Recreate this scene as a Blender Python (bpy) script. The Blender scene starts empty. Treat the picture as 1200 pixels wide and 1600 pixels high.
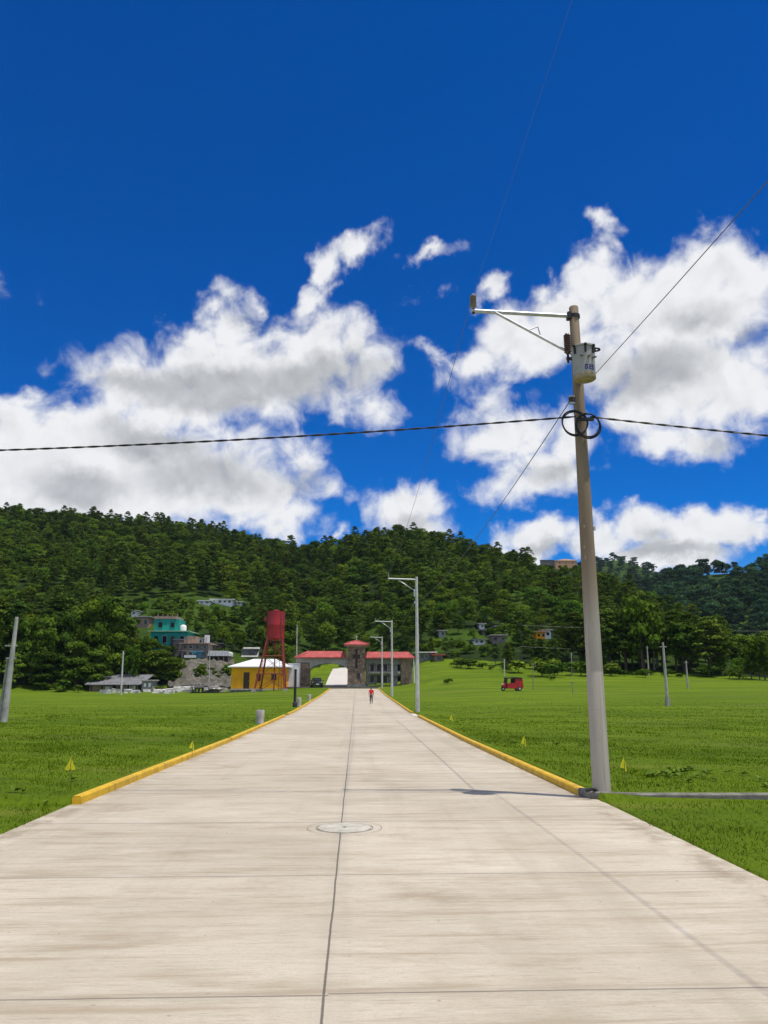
import bpy, bmesh, math, random
import numpy as np
from mathutils import Vector, Matrix, Euler
R = math.radians
SC = bpy.context.scene
COL = SC.collection

# ------------------------------------------------------------------ camera
PITCH = R(12.5); YAW = math.atan(44/1200*math.cos(R(12.5)))
CAMZ = 1.7; FPX = 1200.0
cam_d = bpy.data.cameras.new('camera'); cam = bpy.data.objects.new('camera', cam_d); COL.objects.link(cam)
cam.location = (0, 0, CAMZ)
cam.rotation_euler = (R(90)+PITCH, 0, -YAW)
cam_d.sensor_fit = 'VERTICAL'; cam_d.sensor_height = 32; cam_d.lens = 32*FPX/1600
cam_d.clip_start = 0.1; cam_d.clip_end = 6000
SC.camera = cam
SC.view_settings.view_transform = 'Standard'; SC.view_settings.look = 'None'
SC.view_settings.exposure = 0.0; SC.view_settings.gamma = 1.0
SC.cycles.max_bounces = 6; SC.cycles.diffuse_bounces = 2; SC.cycles.glossy_bounces = 2
SC.cycles.transparent_max_bounces = 8; SC.cycles.use_denoising = True

cF = Vector((math.sin(YAW)*math.cos(PITCH), math.cos(YAW)*math.cos(PITCH), math.sin(PITCH)))
cR = Vector((math.cos(YAW), -math.sin(YAW), 0))
cU = cR.cross(cF)
def ray(px, py):
    return (cF*FPX + cR*(px-600) + cU*(800-py)).normalized()
def azel(px, py):
    d = ray(px, py)
    return math.atan2(d.x, d.y), math.asin(d.z)
def at(px, py, Y):
    d = ray(px, py)
    return Vector((0, 0, CAMZ)) + d*(Y/d.y)
def mpp(p):                                   # metres per photo pixel at a point
    return (Vector(p)-Vector((0, 0, CAMZ))).dot(cF)/FPX

# ------------------------------------------------------------------ node helpers
def nd(nt, typ, ins=None, **attrs):
    n = nt.nodes.new(typ)
    for k, v in attrs.items(): setattr(n, k, v)
    for k, v in (ins or {}).items():
        s = n.inputs[k]
        if isinstance(v, bpy.types.NodeSocket): nt.links.new(v, s)
        else: s.default_value = v
    return n
def mth(nt, op, a, b=None, c=None, clamp=False):
    ins = {0: a}
    if b is not None: ins[1] = b
    if c is not None: ins[2] = c
    n = nd(nt, 'ShaderNodeMath', ins, operation=op, use_clamp=clamp)
    return n.outputs[0]
def maprange(nt, v, a, b, c=0.0, d=1.0, smooth=True):
    n = nd(nt, 'ShaderNodeMapRange', {0: v, 1: a, 2: b, 3: c, 4: d}, interpolation_type='SMOOTHSTEP' if smooth else 'LINEAR')
    return n.outputs[0]
def mixc(nt, f, a, b, blend='MIX'):
    n = nd(nt, 'ShaderNodeMix', data_type='RGBA', blend_type=blend)
    for i, v in ((0, f), (6, a), (7, b)):
        s = n.inputs[i]
        if isinstance(v, bpy.types.NodeSocket): nt.links.new(v, s)
        else: s.default_value = v if i == 0 else (*v[:3], 1)
    return n.outputs[2]
def noise(nt, vec, scale, detail=4, rough=.55, dist=0.0):
    n = nd(nt, 'ShaderNodeTexNoise', {'Scale': scale, 'Detail': detail, 'Roughness': rough, 'Distortion': dist})
    if vec is not None: nt.links.new(vec, n.inputs['Vector'])
    return n.outputs['Fac']
def mapping(nt, vec, scale=(1, 1, 1), loc=(0, 0, 0), rot=(0, 0, 0), typ='POINT'):
    return nd(nt, 'ShaderNodeMapping', {'Vector': vec, 'Location': loc, 'Rotation': rot, 'Scale': scale}, vector_type=typ).outputs[0]

# ------------------------------------------------------------------ sun and sky
SUN_ELEV = R(73.6)
sun_h = Vector((2.16, -1.18)).normalized()
sun_dir = Vector((sun_h.x*math.cos(SUN_ELEV), sun_h.y*math.cos(SUN_ELEV), math.sin(SUN_ELEV)))
sl = bpy.data.lights.new('sun', 'SUN'); sl.energy = 3.95; sl.angle = R(.55); sl.color = (1.0, .95, .83)
so = bpy.data.objects.new('sun', sl); COL.objects.link(so)
so.rotation_euler = sun_dir.to_track_quat('Z', 'Y').to_euler()
so.location = (20, -20, 60)

BLOBS = [  # photo pixels of each puff: x, y, rx, ry, tilt (deg), strength
 (390,585,215,72,4,1.0),(360,500,44,58,20,.85),(335,470,22,20,0,.5),(400,480,18,14,0,.4),(505,555,105,68,0,1.0),(250,610,140,60,0,.9),(150,610,50,20,0,.35),
 (590,640,45,30,-20,.45),(600,580,18,26,0,.4),
 (60,705,115,72,10,1.0),(100,668,50,34,0,.8),(40,625,30,14,20,.4),(15,660,50,40,0,.7),
 (250,740,240,95,0,1.1),(380,770,130,72,0,1.0),(200,690,160,55,0,1.),(455,800,60,34,20,.6),(515,775,40,16,25,.32),(470,720,40,60,0,.5),(425,820,60,30,0,.6),(100,770,170,60,0,1.0),
 (548,388,52,26,22,.7),(510,420,26,40,-30,.75),(478,478,26,22,35,.7),(440,500,20,14,20,.3),
 (672,391,46,13,6,.55),(660,455,22,12,10,.12),
 (635,795,64,48,10,1.0),(655,830,60,40,0,.9),(525,832,26,10,30,.4),
 (1050,490,170,95,0,1.1),(938,348,30,20,-20,.55),(950,395,40,46,0,.75),(930,430,60,45,0,.9),(1095,425,90,62,0,1.0),(1160,430,60,50,0,.9),
 (820,530,95,55,10,1.0),(880,490,80,50,0,1.),(768,452,30,20,20,.6),(705,560,60,14,-15,.4),(760,560,60,26,0,.6),
 (1060,610,150,85,0,1.05),(1050,690,85,36,0,.7),(1165,610,80,66,0,.95),(1190,560,60,40,0,.6),(950,570,60,70,0,.8),
 (800,680,95,42,5,.75),(830,745,90,36,10,.75),(760,640,60,20,20,.3),(890,690,60,50,0,.6),(700,590,36,18,0,.2),
 (850,838,88,36,0,1.0),(935,845,70,34,0,.95),(1010,828,70,40,0,1.0),(1095,828,70,40,5,1.0),(1150,822,40,42,0,.9),(1030,872,110,34,0,1.0),(820,870,60,30,0,.8),
 (1195,800,20,10,0,.3),(-120,720,130,90,0,1.),(1330,540,130,110,0,.9),(-60,420,60,20,0,.2),
]
def build_cloud_group():
    g = bpy.data.node_groups.new('cloud_density', 'ShaderNodeTree')
    g.interface.new_socket('AzEl', in_out='INPUT', socket_type='NodeSocketVector')
    g.interface.new_socket('AddedCloud', in_out='INPUT', socket_type='NodeSocketFloat')
    g.interface.new_socket('Density', in_out='OUTPUT', socket_type='NodeSocketFloat')
    g.interface.new_socket('Light', in_out='OUTPUT', socket_type='NodeSocketFloat')
    gi = g.nodes.new('NodeGroupInput'); go = g.nodes.new('NodeGroupOutput')
    v0 = gi.outputs[0]
    w1 = nd(g, 'ShaderNodeTexNoise', {'Vector': v0, 'Scale': 9.0, 'Detail': 2.0, 'Roughness': .6})
    w2 = nd(g, 'ShaderNodeTexNoise', {'Vector': v0, 'Scale': 38.0, 'Detail': 3.0, 'Roughness': .6})
    def off(n, k):
        s = nd(g, 'ShaderNodeVectorMath', {0: n.outputs['Color'], 1: (.5, .5, .5)}, operation='SUBTRACT').outputs[0]
        return nd(g, 'ShaderNodeVectorMath', {0: s, 'Scale': k}, operation='SCALE').outputs[0]
    vv = nd(g, 'ShaderNodeVectorMath', {0: v0, 1: off(w1, .045)}, operation='ADD').outputs[0]
    vv = nd(g, 'ShaderNodeVectorMath', {0: vv, 1: off(w2, .032)}, operation='ADD').outputs[0]
    vv = nd(g, 'ShaderNodeVectorMath', {0: vv, 1: (1, 1, 0)}, operation='MULTIPLY').outputs[0]
    def chain(blobs, k, sm, first=None, start=None):
        acc = start; dep = first
        for (x, y, rx, ry, tilt, st) in blobs:
            a, e = azel(x, y); a2, _ = azel(x+1, y); _, e2 = azel(x, y-1)
            vi = vv if dep is None else nd(g, 'ShaderNodeVectorMath', {0: dep, 1: (0, 0, 1e-7), 2: vv}, operation='MULTIPLY_ADD').outputs[0]
            m = mapping(g, vi, (rx*abs(a2-a)*k, ry*abs(e2-e)*k, 1), (a, e, 0), (0, 0, R(tilt)), 'TEXTURE')
            L = nd(g, 'ShaderNodeVectorMath', {0: m}, operation='LENGTH').outputs['Value']
            d = mth(g, 'MULTIPLY_ADD', L, -st, st)
            acc = d if acc is None else mth(g, 'SMOOTH_MAX', acc, d, sm)
            dep = acc
        return acc
    acc = chain(BLOBS, 1.10, .16)
    grey = chain(GREYS, 1.0, .3, acc)
    f = noise(g, v0, 20.0, 8, .53, .4)
    f2 = noise(g, v0, 7.0, 2, .5)
    vu = nd(g, 'ShaderNodeVectorMath', {0: v0, 1: (.005, .016, 0)}, operation='ADD').outputs[0]
    fu = noise(g, vu, 20.0, 5, .53, .4)
    added_cloud = mth(g, 'MULTIPLY', gi.outputs[1], mth(g, 'MULTIPLY_ADD', noise(g, v0, 2.2, 4, .6), 4.0, -1.85))
    acc2 = mth(g, 'MAXIMUM', acc, mth(g, 'MULTIPLY_ADD', gi.outputs[1], 2.0, mth(g, 'SUBTRACT', added_cloud, 2.0)))
    s = mth(g, 'MULTIPLY_ADD', mth(g, 'SUBTRACT', f, .5), 1.42, acc2)
    s = mth(g, 'MULTIPLY_ADD', mth(g, 'SUBTRACT', f2, .5), .5, s)
    rel = mth(g, 'SUBTRACT', f, fu)
    lt = mth(g, 'MULTIPLY_ADD', rel, .80, 1.0)
    lt = mth(g, 'MULTIPLY_ADD', mth(g, 'MAXIMUM', s, 0.0), -.07, lt)
    lt = mth(g, 'MULTIPLY_ADD', maprange(g, mth(g, 'MULTIPLY_ADD', mth(g, 'SUBTRACT', f2, .5), .6, grey), -.25, .55), -.66, lt)
    g.links.new(s, go.inputs[0]); g.links.new(lt, go.inputs[1])
    return g
GREYS = [(500,588,120,40,4,1.0),(350,605,170,36,6,1.0),(220,600,90,26,4,.7),(245,690,90,34,-8,.9),(330,745,120,40,0,.8),(120,760,90,34,0,.7),(470,760,50,26,10,.6),
 (400,500,40,14,0,.4),(1010,590,120,44,12,1.0),(900,575,80,30,10,.7),(1090,500,60,24,0,.5),(1120,690,50,20,0,.5),(870,735,50,18,0,.5),(640,815,40,16,0,.5),(1040,865,120,16,0,.8),(860,858,60,14,0,.6),(1020,845,26,18,0,.5),(1170,520,34,22,0,.6)]
w = bpy.data.worlds.new('World'); SC.world = w; w.use_nodes = True
wt = w.node_tree; wt.nodes.clear()
sky = nd(wt, 'ShaderNodeTexSky', sky_type='NISHITA', sun_disc=False, sun_elevation=SUN_ELEV,
         sun_rotation=math.atan2(sun_h.x, sun_h.y), altitude=2200, air_density=1.0, dust_density=.15, ozone_density=3.0)
SKY_SAT = nd(wt, 'ShaderNodeHueSaturation', {'Hue': .516, 'Saturation': 1.6, 'Value': 1.27, 'Color': sky.outputs[0]}).outputs[0]
geo = nd(wt, 'ShaderNodeTexCoord').outputs['Generated']
sep = nd(wt, 'ShaderNodeSeparateXYZ', {0: geo})
az = mth(wt, 'ARCTAN2', sep.outputs[0], sep.outputs[1]); el = mth(wt, 'ARCSINE', sep.outputs[2])
ae = nd(wt, 'ShaderNodeCombineXYZ', {0: az, 1: el, 2: 0.0}).outputs[0]
fd = nd(wt, 'ShaderNodeVectorMath', {0: geo, 1: tuple(cF)}, operation='DOT_PRODUCT').outputs['Value']
added_mask = maprange(wt, fd, .52, .68, 1, 0)      # unseen cloud added over the sky outside the view to whiten ambient light
cg = nd(wt, 'ShaderNodeGroup'); cg.node_tree = build_cloud_group(); wt.links.new(ae, cg.inputs[0]); wt.links.new(added_mask, cg.inputs[1])
alpha = maprange(wt, cg.outputs[0], -.10, .52)
lit = maprange(wt, cg.outputs[1], .0, 1.0, smooth=False)
ccol = mixc(wt, lit, (3.6, 3.8, 4.05), (8.9, 9.0, 9.2))
skyc = mixc(wt, mth(wt, 'MULTIPLY', alpha, .985), SKY_SAT, ccol)
bg = nd(wt, 'ShaderNodeBackground', {'Color': skyc, 'Strength': .1})
wo = nd(wt, 'ShaderNodeOutputWorld', {0: bg.outputs[0]})
w.cycles.sampling_method = 'MANUAL'; w.cycles.sample_map_resolution = 512

# ------------------------------------------------------------------ terrain height
def sstep(a, b, x):
    t = np.clip((x-a)/(b-a), 0, 1); return t*t*(3-2*t)
_rs = np.random.RandomState(5)
_wv = [(_rs.uniform(-1, 1), _rs.uniform(-1, 1), _rs.uniform(0, 6.28)) for _ in range(10)]
def wob(x, y, s):
    o = 0
    for i, (a, b, p) in enumerate(_wv): o = o + np.sin((a*x+b*y)*(1+.25*i)/s+p)
    return o/5.0
RX0, RX1 = -4.05, 3.62                         # concrete slab edges
RIDGE = [(-500,800,380),(-150,792,390),(0,787,400),(100,797,400),(240,805,395),(330,817,390),(400,834,380),(470,852,370),(530,838,340),
 (560,826,330),(620,818,330),(680,828,330),(760,850,320),(815,864,313),(845,876,310,2.5),(905,886,302,2.5),(930,895,295),(1030,930,270),(1100,965,255),(1150,1000,240),(1200,1035,230),(1400,1060,215),(1800,1060,215)]
FOOT = [(-500,135),(0,138),(230,138),(300,128),(450,145),(500,178),(560,185),(650,160),(800,150),(1000,143),(1200,143),(1800,143)]
FAR = [(700,1000),(900,925),(1000,905),(1060,884),(1100,876),(1150,873),(1200,868),(1300,862),(1500,880),(1900,900)]
FAR2 = [(300,1000),(700,950),(850,905),(925,872),(960,866),(990,873),(1030,888),(1080,896),(1200,900),(1900,950)]
def _tab(t, ycol):
    A, E = [], []
    for q in t:
        a, e = azel(q[0], ycol(q)); A.append(a); E.append(q)
    return np.array(A), E
_ra, _rq = _tab(RIDGE, lambda q: q[1])
_rR = np.array([q[2] for q in _rq], float); _rZ = np.array([CAMZ+q[2]*math.tan(azel(q[0], q[1])[1])-(q[3] if len(q) > 3 else 7.0) for q in _rq])
_fa, _fq = _tab(FOOT, lambda q: 1060); _fR = np.array([q[1] for q in _fq], float)
_f1a, _f1q = _tab(FAR, lambda q: q[1]); _f1Z = np.array([CAMZ+640*math.tan(azel(q[0], q[1])[1])-9 for q in _f1q])
_f2a, _f2q = _tab(FAR2, lambda q: q[1]); _f2Z = np.array([CAMZ+1050*math.tan(azel(q[0], q[1])[1])-9 for q in _f2q])
def zroad(y):
    return np.interp(y, [-60,0,11.8,25.5,51,88,115,128,160,200,230], [0,0,0,-.13,-.19,.16,.6,.9,2.6,6,6.5])
def Z(x, y):
    x = np.asarray(x, float); y = np.asarray(y, float)
    zr = zroad(y)
    zl = np.interp(y, [-60,0,30,60,126,140,200], [0,0,-.13,-.15,.0,.3,.5])
    zR = np.interp(y, [-60,0,30,51,80,97,110,140,155,170], [0,0,-.12,-.05,.35,.75,1.2,2.9,3.8,4.6])
    zR = zR*(1+.28*sstep(100, 150, y)*(1-sstep(22, 60, x)))
    wl = sstep(-6, -22, x) if False else 1-sstep(-22, -6, x)
    wr = sstep(5, 16, x)
    z = zr*(1-wl)*(1-wr)+zl*wl+zR*wr
    lift = np.where(x > 0, np.where(y < 11.7, .015, .10), np.where(y < 11.7, .02, .09))
    off = np.minimum(np.abs(x-RX0), np.abs(x-RX1))
    z = z+lift+wob(x, y, 4.0)*.035*sstep(.4, 5, off)
    a = np.arctan2(x, y); r = np.hypot(x, y)
    rf = np.interp(a, _fa, _fR); rr = np.interp(a, _ra, _rR); rz = np.interp(a, _ra, _rZ)
    front = y > 20
    t = (r-rf)/(rr-rf)
    S = np.where(t < 1, np.clip(t, 0, 1)**1.18, np.maximum(1-.35*np.maximum(t-1, 0)**1.3, .2))
    hill = np.where(front, (rz-z)*S*(t > 0), 0)+np.where(front & (t > 0), wob(x, y, 34)*3.0*np.clip(t, 0, 1)*np.clip((1.3-t), 0, 1), 0)
    zz = z+hill
    h1 = np.interp(a, _f1a, _f1Z); t1 = np.clip((r-300)/340, 0, 2)
    h1 = h1*np.where(t1 < 1, t1**1.1, 1-.4*(t1-1))+wob(x, y, 60)*4*np.clip(t1, 0, 1)
    h2 = np.interp(a, _f2a, _f2Z); t2 = np.clip((r-650)/400, 0, 1.6)
    h2 = h2*np.where(t2 < 1, t2, 1-.4*(t2-1))+wob(x, y, 80)*3*np.clip(t2, 0, 1)
    return np.where(front, np.maximum(zz, np.maximum(np.where(r > 310, h1, -9), np.where(r > 660, h2, -9))), zz)
def Z1(x, y): return float(Z(x, y))
def hit(px, py, r0=6, r1=1300):
    d = ray(px, py); rs = np.concatenate([np.arange(r0, 120, .1), np.arange(120, r1, .5)])
    h = math.hypot(d.x, d.y)
    X = d.x/h*rs; Y = d.y/h*rs; zz = CAMZ+d.z/h*rs
    g = Z(X, Y) >= zz
    i = int(np.argmax(g)) if g.any() else len(rs)-1
    return Vector((X[i], Y[i], float(Z(X[i], Y[i]))))

# ------------------------------------------------------------------ object helpers
class MB:
    def __init__(s): s.v = []; s.f = []
    def add(s, vs, fs):
        o = len(s.v); s.v += [tuple(v) for v in vs]; s.f += [tuple(i+o for i in f) for f in fs]; return s
    def box(s, c, size, rz=0.0, taper=1.0):
        x, y, z = (q/2 for q in size); M = Matrix.Rotation(rz, 3, 'Z'); c = Vector(c)
        vs = []
        for dz, k in ((-z, 1), (z, taper)):
            for dx, dy in ((-x, -y), (x, -y), (x, y), (-x, y)): vs.append(c+M@Vector((dx*k, dy*k, dz)))
        return s.add(vs, [(0,3,2,1),(4,5,6,7),(0,1,5,4),(1,2,6,5),(2,3,7,6),(3,0,4,7)])
    def tube(s, pts, r, n=10, caps=True):
        pts = [Vector(p) for p in pts]; rs = r if isinstance(r, (list, tuple)) else [r]*len(pts)
        vs, fs = [], []; up = None
        for i, p in enumerate(pts):
            t = (pts[min(i+1, len(pts)-1)]-pts[max(i-1, 0)]).normalized()
            if up is None: up = Vector((0, 0, 1)) if abs(t.z) < .9 else Vector((1, 0, 0))
            u = t.cross(up).normalized(); w_ = u.cross(t).normalized(); up = w_
            for k in range(n):
                a = 2*math.pi*k/n; vs.append(p+(u*math.cos(a)+w_*math.sin(a))*rs[i])
        for i in range(len(pts)-1):
            for k in range(n):
                k2 = (k+1) % n; fs.append((i*n+k, i*n+k2, (i+1)*n+k2, (i+1)*n+k))
        if caps: fs.append(tuple(range(n))[::-1]); fs.append(tuple(range((len(pts)-1)*n, len(pts)*n)))
        return s.add(vs, fs)
    def lathe(s, c, prof, n=24):                # prof: (radius, z)
        c = Vector(c); vs, fs = [], []
        for r, z in prof:
            for k in range(n): a = 2*math.pi*k/n; vs.append(c+Vector((r*math.cos(a), r*math.sin(a), z)))
        for i in range(len(prof)-1):
            for k in range(n):
                k2 = (k+1) % n; fs.append((i*n+k, i*n+k2, (i+1)*n+k2, (i+1)*n+k))
        fs.append(tuple(range(n))[::-1]); fs.append(tuple(range((len(prof)-1)*n, len(prof)*n)))
        return s.add(vs, fs)
    def prism(s, poly, y0, y1):                 # polygon in x,z extruded along y
        n = len(poly); vs = [(x, y0, z) for x, z in poly]+[(x, y1, z) for x, z in poly]
        fs = [tuple(range(n)), tuple(range(n, 2*n))[::-1]]+[(i+n, (i+1) % n+n, (i+1) % n, i) for i in range(n)]
        return s.add(vs, fs)
    def build(s, name, mat, parent=None, smooth=False, bevel=0.0):
        me = bpy.data.meshes.new(name); me.from_pydata(s.v, [], s.f)
        bm = bmesh.new(); bm.from_mesh(me); bmesh.ops.recalc_face_normals(bm, faces=bm.faces); bm.to_mesh(me); bm.free()
        me.materials.append(mat)
        o = bpy.data.objects.new(name, me); COL.objects.link(o)
        if parent is not None: o.parent = parent
        if smooth:
            me.polygons.foreach_set('use_smooth', [len(p.vertices) < 6 for p in me.polygons])
            sharp(me)
        if bevel:
            b = o.modifiers.new('bevel', 'BEVEL'); b.width = bevel; b.segments = 2; b.limit_method = 'ANGLE'
        return o
def sharp(me, ang=40):
    bm = bmesh.new(); bm.from_mesh(me)
    for e in bm.edges:
        if len(e.link_faces) == 2 and e.calc_face_angle(0) > R(ang): e.smooth = False
    bm.to_mesh(me); bm.free()
def npmesh(name, v, f, mat, smooth=False):
    v = np.asarray(v, np.float32); f = np.asarray(f, np.int32); k = f.shape[1]
    me = bpy.data.meshes.new(name); me.vertices.add(len(v)); me.vertices.foreach_set('co', v.ravel())
    me.loops.add(f.size); me.loops.foreach_set('vertex_index', f.ravel())
    me.polygons.add(len(f)); me.polygons.foreach_set('loop_start', np.arange(0, f.size, k, dtype=np.int32))
    me.update(calc_edges=True); me.materials.append(mat)
    if smooth: me.polygons.foreach_set('use_smooth', np.ones(len(f), bool))
    return me
def link(name, me, parent=None):
    o = bpy.data.objects.new(name, me); COL.objects.link(o)
    if parent is not None: o.parent = parent
    return o
def tag(o, label, cat, group=None):
    o['label'] = label; o['category'] = cat
    if group: o['group'] = group
    return o
def thing(name, label, cat, loc=(0, 0, 0), rz=0.0, group=None):
    o = bpy.data.objects.new(name, None); COL.objects.link(o); o.location = loc; o.rotation_euler = (0, 0, rz)
    o.empty_display_size = .2
    return tag(o, label, cat, group)
def struct(o): o['kind'] = 'structure'; return o

# ------------------------------------------------------------------ materials
def newmat(name):
    m = bpy.data.materials.new(name); m.use_nodes = True; nt = m.node_tree; nt.nodes.clear()
    b = nd(nt, 'ShaderNodeBsdfPrincipled'); o = nd(nt, 'ShaderNodeOutputMaterial', {0: b.outputs[0]})
    return m, nt, b
def bump(nt, b, h, strength=.3, dist=.02):
    n = nd(nt, 'ShaderNodeBump', {'Strength': strength, 'Distance': dist, 'Height': h}); nt.links.new(n.outputs[0], b.inputs['Normal'])
def mat(name, c, rough=.7, var=.25, scale=3.0, metal=0.0, bmp=0.0, c2=None, dirt=None, detail=5):
    m, nt, b = newmat(name)
    tc = nd(nt, 'ShaderNodeTexCoord').outputs['Object']
    f = noise(nt, tc, scale, detail, .6)
    a = c2 if c2 else tuple(x*(1-var) for x in c)
    hi = c if c2 else tuple(min(1, x*(1+var*.6)) for x in c)
    col = mixc(nt, maprange(nt, f, .3, .7), a, hi)
    if dirt:
        f2 = noise(nt, mapping(nt, tc, (scale*3, scale*3, scale*.4)), 1.0, 5, .65)
        col = mixc(nt, maprange(nt, f2, .52, .75, 0, dirt[1]), col, dirt[0])
    nt.links.new(col, b.inputs['Base Color'])
    b.inputs['Roughness'].default_value = rough; b.inputs['Metallic'].default_value = metal
    if bmp: bump(nt, b, noise(nt, tc, scale*6, 5, .65), bmp)
    return m
def leafmat(name, c, c2, spread=.35, hv=.03):
    m, nt, b = newmat(name)
    oi = nd(nt, 'ShaderNodeObjectInfo'); ge = nd(nt, 'ShaderNodeNewGeometry')
    r1 = oi.outputs['Random']; r2 = ge.outputs['Random Per Island']
    col = mixc(nt, r1, c, c2)
    tc = nd(nt, 'ShaderNodeTexCoord').outputs['Object']
    n1 = noise(nt, tc, .35, 3, .5)
    val = mth(nt, 'MULTIPLY_ADD', r2, spread*1.2, 1-spread*.6)
    val = mth(nt, 'MULTIPLY', val, maprange(nt, n1, .3, .7, .75, 1.3, False))
    r3 = mth(nt, 'FRACT', mth(nt, 'MULTIPLY', r1, 17.31))
    val = mth(nt, 'MULTIPLY', val, mth(nt, 'MULTIPLY_ADD', r3, .85, .55)) if hv else val
    hs = nd(nt, 'ShaderNodeHueSaturation', {'Hue': mth(nt, 'MULTIPLY_ADD', mth(nt, 'FRACT', mth(nt, 'MULTIPLY', r1, 7.77)), hv, .5-hv/2), 'Saturation': 1.0, 'Value': val, 'Color': col})
    nt.nodes.remove(b)
    out = [n for n in nt.nodes if n.type == 'OUTPUT_MATERIAL'][0]
    d = nd(nt, 'ShaderNodeBsdfDiffuse', {'Color': hs.outputs[0]})
    t = nd(nt, 'ShaderNodeBsdfTranslucent', {'Color': mixc(nt, .5, hs.outputs[0], (.12, .16, .0))})
    mx = nd(nt, 'ShaderNodeMixShader', {0: .18, 1: d.outputs[0], 2: t.outputs[0]})
    nt.links.new(mx.outputs[0], out.inputs[0])
    return m

def road_material():
    m, nt, b = newmat('road_concrete')
    tc = nd(nt, 'ShaderNodeTexCoord').outputs['Object']; s = nd(nt, 'ShaderNodeSeparateXYZ', {0: tc})
    X, Y = s.outputs[0], s.outputs[1]
    big = noise(nt, tc, .35, 5, .6); mid = noise(nt, mapping(nt, tc, (.8, 3.2, 1)), 1.0, 6, .65)
    st = noise(nt, mapping(nt, tc, (2.0, 30, 1)), 1.0, 6, .72)
    fine = noise(nt, mapping(nt, tc, (11, 120, 1)), 1.0, 4, .75)
    col = mixc(nt, maprange(nt, big, .3, .7), (.50, .436, .338), (.63, .562, .45))
    col = mixc(nt, maprange(nt, mid, .46, .72, 0, .65), col, (.36, .285, .19))
    col = mixc(nt, maprange(nt, st, .52, .72, 0, .72), col, (.30, .235, .16))
    col = mixc(nt, maprange(nt, st, .3, .46, .55, 0), col, (.70, .64, .55))
    col = mixc(nt, maprange(nt, fine, .45, .75, 0, .6), col, (.28, .23, .17))
    spot = noise(nt, tc, 14, 3, .5)
    col = mixc(nt, maprange(nt, spot, .70, .76, 0, .55), col, (.2, .17, .14))
    st2 = noise(nt, mapping(nt, tc, (.28, 5.5, 1), (3, 1, 0)), 1.0, 7, .68, .6)
    col = mixc(nt, maprange(nt, st2, .52, .68, 0, .65), col, (.34, .265, .175))
    blot = noise(nt, mapping(nt, tc, (.5, .5, 1), (9, 4, 0)), 1.0, 8, .72)
    col = mixc(nt, maprange(nt, blot, .56, .72, 0, .65), col, (.32, .25, .17))
    grain = noise(nt, tc, 55, 4, .75)
    col = mixc(nt, maprange(nt, grain, .35, .75, 0, .30), col, (.34, .30, .225))
    pale = noise(nt, mapping(nt, tc, (.7, 1.6, 1), (2, 8, 0)), 1.0, 6, .65)
    col = mixc(nt, maprange(nt, pale, .54, .72, 0, .4), col, (.68, .62, .53))
    tyre = noise(nt, mapping(nt, tc, (1.5, .05, 1), (4, 2, 0)), 1.0, 5, .6)
    col = mixc(nt, maprange(nt, tyre, .52, .70, 0, .28), col, (.34, .29, .21))
    # slab tone: each slab was poured on its own day
    lane = mth(nt, 'GREATER_THAN', X, -.14)
    idx = mth(nt, 'FLOOR', mth(nt, 'DIVIDE', mth(nt, 'SUBTRACT', Y, mth(nt, 'MULTIPLY_ADD', lane, .025, 2.04)), 2.72))
    wn = nd(nt, 'ShaderNodeTexWhiteNoise', {'Vector': nd(nt, 'ShaderNodeCombineXYZ', {0: idx, 1: lane, 2: 0.0}).outputs[0]}, noise_dimensions='3D').outputs['Value']
    col = mixc(nt, 1.0, col, nd(nt, 'ShaderNodeCombineColor', {0: mth(nt, 'MULTIPLY_ADD', wn, .13, .9), 1: mth(nt, 'MULTIPLY_ADD', wn, .13, .895), 2: mth(nt, 'MULTIPLY_ADD', wn, .14, .88)}).outputs[0], 'MULTIPLY')
    # joints
    wobx = mth(nt, 'MULTIPLY', mth(nt, 'SUBTRACT', noise(nt, mapping(nt, tc, (1, 1, 1)), 1.3, 4, .6), .5), .03)
    yy = mth(nt, 'DIVIDE', mth(nt, 'SUBTRACT', mth(nt, 'ADD', Y, wobx), mth(nt, 'MULTIPLY_ADD', lane, .025, 2.04)), 2.72)
    fr = mth(nt, 'ABSOLUTE', mth(nt, 'SUBTRACT', mth(nt, 'FRACT', mth(nt, 'ADD', yy, .5)), .5))
    dy = mth(nt, 'MULTIPLY', fr, 2.72)
    j1 = maprange(nt, dy, .004, .011, 1, 0)
    dx = mth(nt, 'ABSOLUTE', mth(nt, 'SUBTRACT', mth(nt, 'ADD', X, mth(nt, 'MULTIPLY', wobx, .6)), -.165))
    j2 = maprange(nt, dx, .004, .010, 1, 0)
    j = mth(nt, 'MAXIMUM', mth(nt, 'MULTIPLY', j1, .75), j2)
    halo = mth(nt, 'MAXIMUM', maprange(nt, dy, .0, .09, .22, 0), maprange(nt, dx, .0, .12, .2, 0))
    col = mixc(nt, halo, col, (.33, .29, .24))
    col = mixc(nt, mth(nt, 'MULTIPLY', j, .80), col, (.07, .058, .045))
    # grime along the kerb foot
    ed = mth(nt, 'MINIMUM', mth(nt, 'ABSOLUTE', mth(nt, 'SUBTRACT', X, -3.9)), mth(nt, 'ABSOLUTE', mth(nt, 'SUBTRACT', X, 3.42)))
    col = mixc(nt, mth(nt, 'MULTIPLY', maprange(nt, ed, .0, .40, .6, 0), maprange(nt, noise(nt, tc, 2.2, 5, .7), .42, .62)), col, (.235, .175, .11))
    nt.links.new(col, b.inputs['Base Color']); b.inputs['Roughness'].default_value = .85
    h = mth(nt, 'SUBTRACT', mth(nt, 'MULTIPLY_ADD', fine, .5, mth(nt, 'MULTIPLY', st, .5)), mth(nt, 'MULTIPLY', j, 2.0))
    bump(nt, b, h, .5, .006)
    return m
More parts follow.
